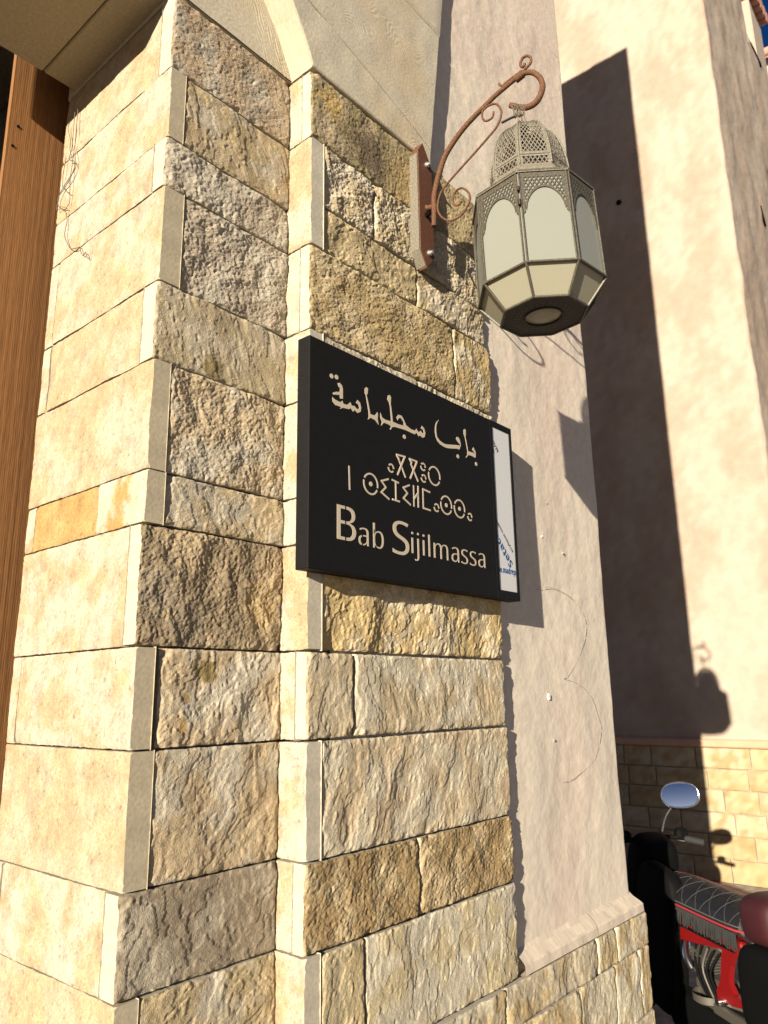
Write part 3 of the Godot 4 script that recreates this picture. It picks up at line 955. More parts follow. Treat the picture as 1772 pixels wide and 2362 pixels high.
func text_part(parent: Node3D, called: String, txt: String, serif: String, px: int, m: Material, x0: float, base_y: float, width: float, cap_h: float, turn := 0.0, z := 0.0006, thin := 0.0) -> MeshInstance3D:
	var tm := TextMesh.new()
	var f := SystemFont.new()
	f.font_names = PackedStringArray([serif])
	if px > 0:
		f.font_weight = 700
	tm.font = f
	tm.text = txt
	tm.font_size = 64
	tm.pixel_size = 0.01
	tm.depth = 0.02
	tm.curve_step = 0.6
	tm.horizontal_alignment = HORIZONTAL_ALIGNMENT_LEFT
	tm.vertical_alignment = VERTICAL_ALIGNMENT_CENTER
	# bring the outline into place with a fresh mesh of its own
	var arr := tm.get_mesh_arrays()
	var vs: PackedVector3Array = arr[Mesh.ARRAY_VERTEX]
	var lo := Vector3(1e9, 1e9, 1e9)
	var hi := -lo
	for q in vs:
		lo = lo.min(q); hi = hi.max(q)
	var size := hi - lo
	var sc := Vector3(width / size.x, cap_h / size.y, 0.001 / maxf(size.z, 1e-6))
	var nrms: PackedVector3Array = arr[Mesh.ARRAY_NORMAL]
	var push := {}
	if thin > 0.0:
		for i in vs.size():
			if absf(nrms[i].z) < 0.5:
				var key := Vector2i(int(round(vs[i].x * 2000.0)), int(round(vs[i].y * 2000.0)))
				push[key] = push.get(key, Vector3.ZERO) + nrms[i]
	for i in vs.size():
		var q := (vs[i] - lo) * sc
		var pk: Vector3 = push.get(Vector2i(int(round(vs[i].x * 2000.0)), int(round(vs[i].y * 2000.0))), Vector3.ZERO)
		if pk.length() > 0.001:
			q -= pk.normalized() * thin
		if turn != 0.0:
			q = Vector3(q.x, q.y, q.z).rotated(Vector3(0, 0, 1), turn)
		vs[i] = q + Vector3(x0, base_y, z - 0.001)
	arr[Mesh.ARRAY_VERTEX] = vs
	arr[Mesh.ARRAY_TANGENT] = null
	arr[Mesh.ARRAY_TEX_UV] = null
	var nn: PackedVector3Array = arr[Mesh.ARRAY_NORMAL]
	if turn != 0.0:
		for i in nn.size():
			nn[i] = nn[i].rotated(Vector3(0, 0, 1), turn)
		arr[Mesh.ARRAY_NORMAL] = nn
	var am := ArrayMesh.new()
	am.add_surface_from_arrays(Mesh.PRIMITIVE_TRIANGLES, arr)
	var o := MeshInstance3D.new()
	o.name = numbered(called)
	o.mesh = am
	o.material_override = m
	parent.add_child(o, true)
	return o

func street_sign() -> void:
	var t := thing("street_sign", "black metal street sign box with stencilled lettering in three scripts on the pier", "sign", Vector3(SX, SY, SZ))
	var f := func(a, b, d): return Vector3(a, b, d)
	var body := MB.new()
	body.box(Transform3D(Basis(), Vector3(0.4035, 0.292, -0.0215)), Vector3(0.807, 0.584, 0.043), 0.0016)
	part("panel", body, mats.sign_black, t)
	# the end bay: a frame round a white sheet
	var x0 := 0.8085
	var x1 := 0.944
	var fr := MB.new()
	fr.box(Transform3D(Basis(), Vector3((x0 + x1) / 2, 0.0135, -0.0215)), Vector3(x1 - x0, 0.027, 0.043), 0.001)
	fr.box(Transform3D(Basis(), Vector3((x0 + x1) / 2, 0.5745, -0.0215)), Vector3(x1 - x0, 0.021, 0.043), 0.001)
	fr.box(Transform3D(Basis(), Vector3(x0 + 0.009, 0.2955, -0.0215)), Vector3(0.018, 0.537, 0.0428), 0.001)
	fr.box(Transform3D(Basis(), Vector3(x1 - 0.007, 0.2955, -0.0215)), Vector3(0.014, 0.537, 0.0428), 0.001)
	part("end_frame", fr, mats.sign_black, t)
	var ws := MB.new()
	ws.box(Transform3D(Basis(), Vector3(0.8785, 0.2955, -0.005)), Vector3(0.103, 0.537, 0.004))
	part("white_sheet", ws, mats.sign_white, t)
	var zz := -0.0024
	text_part(t, "print", "w.madrep", "Droid Sans", 1, mats.print_blue, 0.8275, 0.077, 0.1, 0.026, 0.0, zz)
	var an := atan2(213.0 - 125.0, 823.0 - 910.0)
	text_part(t, "print", "Setacr", "Droid Sans", 1, mats.print_blue, 0.913, 0.120, 0.125, 0.0265, an, zz)
	text_part(t, "print", "acryliques coulées", "Droid Sans", 0, mats.print_black, 0.9225, 0.162, 0.135, 0.0135, an, zz)
	text_part(t, "print", "MAD", "Droid Sans", 0, mats.print_black, 0.862, 0.490, 0.042, 0.013, an, zz)
	var tick := MB.new()
	for q in 3:
		stroke(tick, PackedVector2Array([Vector2(0.8285, 0.486 - q * 0.0055), Vector2(0.836, 0.484 - q * 0.0055)]), 0.0018, f, zz - 0.001, zz)
	part("print", tick, mats.print_black, t)
	# lettering
	var gl := {
		"arabic_letter": [[99,486,107,489,115,484,118,475,118,449,108,447,107,456,83,450,82,455,94,461,107,464,108,474,102,478],
			[146,448,151,440,161,442,169,437,178,437,180,444,176,450,167,452,173,462,183,457,187,445,185,433,173,426,162,431,156,425,148,432,139,427,120,425,107,419,112,425,90,424,81,431,80,442,91,438,109,437,116,443,120,436,134,437],
			[202,503,208,509,215,507,213,492,209,486,216,465,222,443,223,437,241,438,252,451,254,443,252,432,256,416,243,425,224,427,213,419,217,428,216,443,210,468,206,485,202,490],
			[264,452,271,441,284,438,309,440,308,455,305,483,301,493,294,500,297,512,305,516,310,510,308,491,312,471,316,441,338,440,364,442,363,452,353,461,342,459,337,451,332,458,340,468,354,469,363,461,374,446,396,440,416,441,420,448,426,442,433,441,439,447,451,441,455,446,451,453,441,454,447,464,457,458,462,446,458,433,448,428,436,432,430,428,421,436,411,429,370,431,324,428,312,424,306,415,302,415,308,425,297,428,278,428,266,416,270,428,264,437],
			[659,508,665,512,670,510,669,492,667,486,672,471,678,443,700,444,717,444,711,448,701,453,708,463,715,456,720,449,719,432,714,430,699,432,679,431,670,422,663,418,674,431,675,442,669,467,664,485,658,494],
			[530,505,521,493,516,481,515,464,519,448,532,440,552,436,570,438,623,449,637,450,638,453,624,460,615,467,619,474,628,476,636,468,640,454,636,446,631,437,625,436,621,437,584,429,566,426,551,426,533,429,520,436,512,448,509,463,511,482,518,495]]}
	for a in gl["arabic_letter"]:
		var mb := MB.new()
		mb.prism(sign_poly(a), f, -0.001, 0.0007)
		part("arabic_letter", mb, mats.sign_letter, t)
	for q in [[77, 498], [95, 501], [365, 410], [720, 411], [622, 413]]:
		var mb := MB.new()
		var pl := PackedVector2Array()
		for k in 10:
			pl.append(Vector2(q[0], q[1]) * 0.001 + Vector2(cos(TAU * k / 10), sin(TAU * k / 10)) * 0.0064)
		mb.prism(pl, f, -0.001, 0.0007)
		part("arabic_dot", mb, mats.sign_letter, t)
	var k := 0.001
	for q in [[222, 245, 29.5, 1], [553, 248, 29, 1], [620, 249, 29, 1], [499, 325, 29.5, 0], [305, 306, 13, 0], [447, 341, 12.5, 0], [448, 307, 12.5, 0], [505, 232, 13, 0], [673, 233, 13, 0]]:
		var mb := MB.new()
		ring(mb, Vector2(q[0], q[1]) * k, q[2] * k, 0.0048, f, -0.001, 0.0007, 0.12 if q[2] > 20 else 0.3)
		if q[3]:
			var pl := PackedVector2Array()
			for s in 10:
				pl.append(Vector2(q[0], q[1]) * k + Vector2(cos(TAU * s / 10), sin(TAU * s / 10)) * 0.0065)
			mb.prism(pl, f, -0.001, 0.0007)
		part("tifinagh_letter", mb, mats.sign_letter, t)
	var lines := [[[140,274,142,215]], [[293,273,264,262,282,248,263,231,294,218]], [[309,274,335,271], [323,270,323,222], [309,220,337,219]], [[382,274,355,262,373,249,355,232,385,219]], [[401,276,401,218], [421,278,420,219], [403,241,419,258]], [[475,272,443,275,443,220,475,219]],
		[[329,350,367,352], [339,337,365,294], [363,349,332,294], [330,347,338,339]], [[385,351,419,350], [391,337,421,294], [417,347,387,295], [387,348,394,341]]]
	for l in lines:
		var mb := MB.new()
		for i in l.size():
			stroke(mb, sign_poly(l[i]), 0.005, f, -0.001 - i * 0.0001, 0.0006 + i * 0.0004)
		part("tifinagh_letter", mb, mats.sign_letter, t)
	var fnt := "Droid Sans"
	text_part(t, "latin_letter", "B", fnt, 0, mats.sign_letter, 0.096, 0.082, 0.069, 0.087, 0.0, 0.0006, 0.0006)
	text_part(t, "latin_letter", "ab", fnt, 0, mats.sign_letter, 0.173, 0.0775, 0.098, 0.067, 0.0, 0.0006, 0.0012)
	text_part(t, "latin_letter", "S", fnt, 0, mats.sign_letter, 0.306, 0.0735, 0.07, 0.093, 0.0, 0.0006, 0.0006)
	text_part(t, "latin_letter", "ijilmassa", fnt, 0, mats.sign_letter, 0.385, 0.065, 0.362, 0.083, 0.0, 0.0006, 0.0012)
	var br := MB.new()
	for q in [[126, 165, 12], [126, 124, 12], [126, 85, 12], [187, 79, 8], [187, 104, 8], [238, 80, 8], [232, 121, 8], [519, 133, 0]]:
		if q[2] > 0:
			br.box(Transform3D(Basis(), Vector3(q[0] * k, q[1] * k, 0.0004)), Vector3(0.0032, q[2] * k * 1.3, 0.0012))
	part("stencil_bridges", br, mats.sign_black, t)
	# lugs that hold the box off the stone
	for q in [[0.12, 0.08], [0.12, 0.5], [0.75, 0.08], [0.75, 0.5]]:
		var lg := MB.new()
		lg.tube([Vector3(q[0], q[1], -0.042), Vector3(q[0], q[1], -0.062)], 0.008, 8)
		part("fixing_lug", lg, mats.sign_edge, t)

# ------------------------------------------------------------------ bracket
const LX := 0.477
func zy(a: Array, dx := 0.0) -> Array:
	var out := []
	for i in range(0, a.size(), 2):
		out.append(Vector3(dx, a[i + 1] * 0.001 - 3.1, a[i] * 0.001))
	return out

func bracket() -> void:
	var t := thing("lamp_bracket", "rusty wrought iron wall bracket with scrolls bolted to the pier by a pointed plate", "bracket", Vector3(LX, 3.1, 0))
	var f := func(a, b, d): return Vector3(a, b, d)
	var pl := MB.new()
	pl.prism(PackedVector2Array([Vector2(-0.037, -0.155), Vector2(-0.008, -0.205), Vector2(0.032, -0.155), Vector2(0.032, 0.180), Vector2(-0.012, 0.245), Vector2(-0.037, 0.205)]), f, 0.004, 0.034)
	part("wall_plate", pl, mats.rust_dark, t)
	# timber packer cast against the stone, paler than the plate
	var pk := MB.new()
	pk.prism(PackedVector2Array([Vector2(-0.041, -0.152), Vector2(-0.012, -0.20), Vector2(0.0, -0.15), Vector2(0.0, 0.19), Vector2(-0.008, 0.24), Vector2(-0.041, 0.192)]), f, -0.004, 0.031)
	var pko := part("plate_edge", pk, mats.tin, t)
	pko.set_meta("label", "pale stone-coloured flank of the plate")
	for q in [[0.006, 0.172], [-0.004, -0.018], [0.004, -0.150]]:
		var b := MB.new()
		b.tube([Vector3(q[0], q[1], 0.03), Vector3(q[0], q[1], 0.05)], 0.0055, 8)
		b.tube([Vector3(q[0], q[1], 0.034), Vector3(q[0], q[1], 0.041)], 0.0095, 6)
		part("bolt", b, mats.bolt_steel if q[1] != -0.018 else mats.soot, t)
	var arm := smooth_path(zy([60,3033,63,3099,64,3134,72,3168,88,3212,111,3259,147,3295,189,3324,230,3343,267,3357,303,3371,342,3381,382,3389,413,3388,438,3372,457,3343,464,3314,459,3292,443,3271,419,3267,393,3278,356,3308]), 5)
	var rr := []
	for i in arm.size():
		var s := float(i) / arm.size()
		rr.append(0.0088 * (0.92 + 0.1 * sin(s * 9.0)))
	var am := MB.new()
	am.tube(arm, rr, 14)
	part("arm", am, mats.rust, t)
	var tab := MB.new()
	tab.tube(zy([28, 3112, 40, 3108, 63, 3102]), [0.011, 0.0085, 0.009], 10)
	part("arm_foot", tab, mats.rust, t)
	var col := MB.new()
	col.tube(zy([379, 3386, 404, 3391]), 0.0125, 12)
	part("collar", col, mats.rust, t)
	var lf := MB.new()
	lf.tube(smooth_path(zy([398,3402,371,3400,346,3395,331,3392,321,3407]), 4), 0.0035, 8)
	part("leaf_curl", lf, mats.rust, t)
	var fi := MB.new()
	fi.tube(smooth_path(zy([398,3398,415,3403,431,3412,433,3428,422,3443,407,3445,398,3431,402,3416,410,3416,412,3422]), 5), 0.0042, 8)
	part("finial_curl", fi, mats.rust, t)
	var sc := MB.new()
	sc.tube(smooth_path(zy([297,3320,295,3309,288,3301,269,3303,257,3321,260,3345,283,3351,308,3341,323,3311,320,3285,303,3260,270,3240,224,3215,169,3187,117,3159,89,3135,77,3102,79,3075,95,3046,122,3025,158,3023,186,3044,198,3068,191,3094,169,3117,146,3116,135,3096,141,3071,157,3064,164,3073]), 5), 0.0034, 8)
	part("scroll", sc, mats.rust, t)

# ------------------------------------------------------------------ lantern
const LZ := 0.415
func corner(k: int, r: float, y: float) -> Vector3:
	var a := deg_to_rad(253.0 - 45.0 * k)
	return Vector3(cos(a) * r, y, sin(a) * r)

func lattice(mb: MB, f: Callable, inside: Callable, pitch: float, lo: Vector2, hi: Vector2, w: float, th: float) -> void:
	# crossed strips clipped to a region
	var n := int((hi.x - lo.x + hi.y - lo.y) / pitch) + 2
	for s in [-1.0, 1.0]:
		for q in range(-n, n + 1):
			var run := false
			var a := Vector2.ZERO
			var steps := 64
			var prev := Vector2.ZERO
			for i in steps + 1:
				var y := lerpf(lo.y, hi.y, float(i) / steps)
				var x: float = q * pitch + s * (y - lo.y) * 0.62
				var pt := Vector2(x, y)
				var ins: bool = x >= lo.x and x <= hi.x and inside.call(pt)
				if ins and not run:
					a = pt; run = true
				if run and (not ins or i == steps or i % 8 == 0):
					var b := pt if ins else prev
					if (b - a).length() > 0.001:
						var nn := (b - a).normalized().orthogonal() * w * 0.5
						var ee := (b - a).normalized() * w * 0.3
						mb.prism(PackedVector2Array([a + nn - ee, b + nn + ee, b - nn + ee, a - nn - ee]), f, 0.0, th + s * 0.0001)
					a = b
					run = ins
				prev = pt

func lantern() -> void:
	var t := thing("hanging_lantern", "octagonal brass lantern with frosted panes and pierced dome hanging from rusty bracket", "lantern", Vector3(LX, 2.594, LZ))
	t.transform.basis = Basis(Vector3(-0.76, 0, 0.65).normalized(), deg_to_rad(2.0))
	var y1 := 0.070      # widest ring
	var y2 := 0.338      # top of the body
	var r0 := 0.119
	var r1 := 0.176
	var r2 := 0.173
	# bottom: dark pierced plate with a round glass
	var bp := MB.new()
	var N8 := 40
	for i in N8:
		var a0 := TAU * i / N8
		var a1 := TAU * (i + 1) / N8
		var pt := func(a: float) -> Vector3:
			var rel := fposmod(deg_to_rad(253.0) - a, PI / 4) - PI / 8
			var ro := r0 * cos(PI / 8) / cos(rel)
			return Vector3(cos(a) * ro, 0.0, sin(a) * ro)
		var i0 := Vector3(cos(a0), 0, sin(a0)) * 0.050
		var i1 := Vector3(cos(a1), 0, sin(a1)) * 0.050
		bp.face([i0, i1, pt.call(a1), pt.call(a0)], -Y)
		bp.face([i0 + Y * 0.004, i1 + Y * 0.004, pt.call(a1) + Y * 0.004, pt.call(a0) + Y * 0.004], Y)
	part("base_plate", bp, mats.base_metal, t)
	var bg := MB.new()
	bg.lathe([Vector2(0.0, -0.004), Vector2(0.03, -0.002), Vector2(0.0505, 0.003), Vector2(0.0505, 0.006), Vector2(0.0, 0.006)], Vector3.ZERO, 28)
	part("base_glass", bg, mats.dusty_glass, t)
	var rim := MB.new()
	var circ := []
	for i in 33:
		circ.append(Vector3(cos(TAU * i / 32), -0.001, sin(TAU * i / 32)) * Vector3(0.051, 1, 0.051))
	rim.tube(circ, 0.0025, 6, false)
	part("base_rim", rim, mats.base_metal, t)
	var pd := MB.new()
	for row in 2:
		var cnt: int = [26, 30][row]
		var rad: float = [0.066, 0.076][row]
		for i in cnt:
			var a := TAU * (i + 0.5 * row) / cnt
			var c := Vector3(cos(a) * rad, -0.0012, sin(a) * rad)
			var tr := Vector3(-sin(a), 0, cos(a))
			var rd := Vector3(cos(a), 0, sin(a))
			pd.face([c + tr * 0.0034, c + rd * 0.0032, c - tr * 0.0034, c - rd * 0.0032], -Y)
	var pdo := part("base_piercings", pd, mats.brass, t)
	pdo.set_meta("kind", "stuff")
	# two glazed tiers
	for k in 8:
		var q := [corner(k, r0, 0.0), corner(k + 1, r0, 0.0), corner(k + 1, r1, y1), corner(k, r1, y1), corner(k, r2, y2), corner(k + 1, r2, y2)]
		var outw: Vector3 = (q[0] + q[1]) * Vector3(1, 0, 1)
		var nlow: Vector3 = (q[1] - q[0]).cross(q[3] - q[0]).normalized()
		if nlow.dot(outw) < 0:
			nlow = -nlow
		var lowp := MB.new()
		var ins := 0.004
		lowp.face([q[0] - nlow * ins, q[1] - nlow * ins, q[2] - nlow * ins, q[3] - nlow * ins], nlow)
		part("lower_pane", lowp, mats.dusty_glass, t)
		var nb: Vector3 = (q[2] - q[3]).cross(q[4] - q[3]).normalized()
		if nb.dot(outw) < 0:
			nb = -nb
		var up := MB.new()
		up.face([q[3] - nb * ins, q[2] - nb * ins, q[5] - nb * ins, q[4] - nb * ins], nb)
		part("upper_pane", up, mats.frosted_glass, t)
		# bars
		var bars := MB.new()
		bars.bar(q[0], q[1], 0.006, 0.006)
		bars.bar(q[3], q[2], 0.0075, 0.006)
		bars.bar(q[4], q[5], 0.007, 0.006)
		bars.bar(q[0], q[3], 0.0065, 0.0065)
		var along: Vector3 = (q[2] - q[3]).normalized()
		bars.bar(q[3] + along * 0.0045, q[4] + along * 0.0045, 0.0042, 0.005)
		bars.bar(q[2] - along * 0.0045, q[5] - along * 0.0045, 0.0042, 0.005)
		part("glazing_bars", bars, mats.brass, t)
		# pierced sheet with a lobed arch
		var wd: float = (q[2] - q[3]).length()
		var tall := y2 - y1
		var hw := wd * 0.5 - 0.004
		var base_c: Vector3 = (q[3] + q[2]) * 0.5
		var top_c: Vector3 = (q[4] + q[5]) * 0.5
		var f := func(a, b, d): return base_c.lerp(top_c, b / tall) + along * a + nb * (d - 0.002)
		var apex := tall - 0.050
		var spring := tall - 0.115
		var aw := hw - 0.013
		var arch := func(x: float) -> float:    # height of the opening at x
			var s := clampf(absf(x) / aw, 0.0, 1.0)
			return spring + (apex - spring) * pow(maxf(0.0, 1.0 - pow(s, 2.1)), 0.62)
		var fil := MB.new()
		# top band and side strips
		fil.prism(PackedVector2Array([Vector2(-hw, tall - 0.019), Vector2(hw, tall - 0.019), Vector2(hw, tall), Vector2(-hw, tall)]), f, 0.0, 0.0012)
		for s in [-1.0, 1.0]:
			fil.prism(PackedVector2Array([Vector2(s * hw, tall - 0.14), Vector2(s * (hw - 0.003), tall - 0.135), Vector2(s * (hw - 0.004), tall - 0.127), Vector2(s * (hw - 0.010), tall - 0.121), Vector2(s * (hw - 0.0125), tall - 0.02), Vector2(s * hw, tall - 0.02)]), f, 0.0, 0.0013)
		# rim of the arch
		var rimp := PackedVector2Array()
		for i in 25:
			var x := lerpf(-aw, aw, i / 24.0)
			rimp.append(Vector2(x, arch.call(x)))
		for i in 25:
			var x := lerpf(aw + 0.002, -aw - 0.002, i / 24.0)
			rimp.append(Vector2(x, arch.call(x * 0.97) + 0.0065))
		fil.prism(rimp, f, 0.0, 0.0016)
		part("arch_sheet", fil, mats.brass, t)
		var lt := MB.new()
		lattice(lt, f, func(pt: Vector2) -> bool: return absf(pt.x) < aw + 0.004 and pt.y > arch.call(pt.x) + 0.003 and pt.y < tall - 0.017, 0.0115, Vector2(-hw, spring - 0.01), Vector2(hw, tall - 0.016), 0.0032, 0.001)
		var lo := part("pierced_lattice", lt, mats.brass, t)
		# sloping shoulder
		var sh := MB.new()
		var sq := [corner(k, 0.176, y2 + 0.001), corner(k + 1, 0.176, y2 + 0.001), corner(k + 1, 0.116, y2 + 0.046), corner(k, 0.116, y2 + 0.046)]
		sh.face(sq, outw + Y * 0.2)
		sh.face([sq[0], sq[1], sq[1] - Y * 0.006, sq[0] - Y * 0.006], outw)
		part("shoulder", sh, mats.tin, t)
		# dome: curled base band, pierced gore, rib
		var prof := [Vector2(0.112, 0.402), Vector2(0.111, 0.438), Vector2(0.109, 0.462), Vector2(0.102, 0.50), Vector2(0.091, 0.533), Vector2(0.075, 0.561), Vector2(0.052, 0.584), Vector2(0.026, 0.598), Vector2(0.012, 0.602)]
		var dome := func(s: float, v: float, d: float) -> Vector3:
			var g := clampf(v, 0.0, 1.0) * (prof.size() - 1)
			var i := mini(int(g), prof.size() - 2)
			var rv: Vector2 = prof[i].lerp(prof[i + 1], g - i)
			var a := corner(k, rv.x + d, rv.y)
			var b := corner(k + 1, rv.x + d, rv.y)
			return a.lerp(b, s)
		var band := MB.new()
		var bo := 0.006
		for e in [[0.122, 0.377, 0.121, 0.388], [0.121, 0.388, 0.116, 0.394], [0.116, 0.394, 0.1135, 0.402], [0.1135, 0.432, 0.1125, 0.440]]:
			band.face([corner(k, e[0], e[1]), corner(k + 1, e[0], e[1]), corner(k + 1, e[2], e[3]), corner(k, e[2], e[3])], outw)
		band.tube([corner(k, 0.1185, 0.381), corner(k + 1, 0.1185, 0.381)], bo, 8)
		part("dome_band", band, mats.tin, t)
		var gore := MB.new()
		var fg := func(a, b, d): return dome.call(a / 0.09 + 0.5, b / 0.26, d - 0.0012)
		lattice(gore, fg, func(pt: Vector2) -> bool: return pt.y > 0.033 and pt.y < 0.222, 0.0125, Vector2(-0.041, 0.033), Vector2(0.041, 0.222), 0.0027, 0.0012)
		lattice(gore, fg, func(pt: Vector2) -> bool: return pt.y < 0.031, 0.013, Vector2(-0.041, 0.0), Vector2(0.041, 0.031), 0.0032, 0.0012)
		gore.prism(PackedVector2Array([Vector2(-0.044, 0.022), Vector2(0.044, 0.022), Vector2(0.044, 0.027), Vector2(-0.044, 0.027)]), fg, 0.0, 0.0015)
		part("dome_gore", gore, mats.tin, t)
		var rib := MB.new()
		for s in [0.0, 0.055, -0.055]:
			pass
		for i in 16:
			var v0 := i / 16.0
			var v1 := (i + 1) / 16.0
			for sd in [[0.0, 0.10], [0.90, 1.0]]:
				var a: Vector3 = dome.call(sd[0], v0, 0.001)
				var b: Vector3 = dome.call(sd[1], v0, 0.001)
				var c: Vector3 = dome.call(sd[1], v1, 0.001)
				var d: Vector3 = dome.call(sd[0], v1, 0.001)
				rib.face([a, b, c, d], outw + Y * (v0 * 0.3))
		var line := []
		for i in 17:
			line.append(dome.call(0.0, i / 16.0, 0.002))
		rib.tube(line, 0.0026, 6)
		part("dome_rib", rib, mats.tin, t)
	var knob := MB.new()
	knob.lathe([Vector2(0.0, 0.616), Vector2(0.007, 0.613), Vector2(0.009, 0.608), Vector2(0.012, 0.604), Vector2(0.02, 0.598)], Vector3.ZERO, 14)
	part("top_cap", knob, mats.tin, t)
	var sk := MB.new()
	sk.lathe([Vector2(0.0, 0.35), Vector2(0.055, 0.35), Vector2(0.072, 0.40), Vector2(0.074, 0.47), Vector2(0.06, 0.525), Vector2(0.03, 0.56), Vector2(0.0, 0.575)], Vector3.ZERO, 20)
	part("lamp_holder", sk, mats.base_metal, t)
	# catch on the front edge, and the tie wire over the hook
	var ct := MB.new()
	var e2 := corner(2, 0.178, 0.0)
	ct.tube([e2 + Y * (y2 - 0.050), e2 + Y * (y2 - 0.062)], 0.004, 8)
	part("door_catch", ct, mats.base_metal, t)
	ct = MB.new()
	ct.tube([e2 + Y * (y2 - 0.088), e2 + Y * (y2 - 0.104)], 0.0045, 8)
	part("door_catch", ct, mats.base_metal, t)
	var wr := MB.new()
	var rng := RandomNumberGenerator.new()
	rng.seed = 4
	for q in 7:      # loops over the hook
		var lp := []
		var ph := rng.randf() * TAU
		for i in 13:
			var a := TAU * i / 12.0
			lp.append(Vector3(sin(a) * (0.012 + 0.003 * sin(ph)), 0.674 + cos(a) * (0.017 + 0.006 * rng.randf()) - 0.002 * q, -0.010 + 0.0045 * (q - 3) + 0.004 * sin(a * 2.0 + ph)))
		wr.tube(smooth_path(lp, 2), 0.0012, 5)
	for q in 4:      # down to the cap
		var a2 := Vector3(0.003 * q - 0.004, 0.655, -0.012 + 0.006 * q)
		wr.tube(smooth_path([a2, a2 + Vector3(0.004, -0.018, 0.004 * sin(q * 2.0)), Vector3(0.006 * (q - 1.5), 0.622, 0.007 * (q - 1.5)), Vector3(0.016 * (q - 1.5), 0.604, 0.012 * (q - 1.5))], 4), 0.0012, 5)
	part("tie_wire", wr, mats.wire, t)
	var tag_ := MB.new()
	tag_.tube(smooth_path([Vector3(0, 0.652, -0.010), Vector3(-0.004, 0.653, -0.03), Vector3(-0.008, 0.652, -0.062)], 3), 0.0055, 7, true, 0.45)
	var tg := part("wire_end", tag_, mats.thread, t)
	tg.set_meta("label", "frayed grey end of the tie wire")

func loose_wires() -> void:
	var t := thing("loose_wires", "thin brown loose wires dangling over the sunlit stone jamb", "wire", Vector3(AX, 2.6, -0.56))
	var ws := [[-584,3224,-592,3205,-578,3157,-564,3116,-554,3077,-549,3021,-546,2974,-547,2939,-556,2919,-553,2886,-549,2840,-533,2804,-512,2781,-476,2765,-462,2765,-449,2747,-441,2730,-423,2731,-409,2708,-402,2709],
		[-562,3250,-557,3166,-566,3124,-564,3085,-541,3069,-531,3044,-551,3019,-592,3002,-611,2981,-612,2958,-582,2941,-553,2922],
		[-545,3250,-540,3157,-547,3117,-529,3077,-531,3044,-560,3019,-605,2998,-616,2980,-613,2948,-591,2942,-567,2920],
		[-590,3106,-595,3057,-601,3027,-584,3003,-562,2979,-545,2970]]
	for w in ws:
		var pts := []
		for i in range(0, w.size(), 2):
			pts.append(Vector3(-0.0085 - 0.003 * sin(i * 1.3), w[i + 1] * 0.001 - 2.6, w[i] * 0.001 + 0.56))
		var mb := MB.new()
		mb.tube(smooth_path(pts, 5), 0.0011, 5)
		part("wire_strand", mb, mats.wire, t)

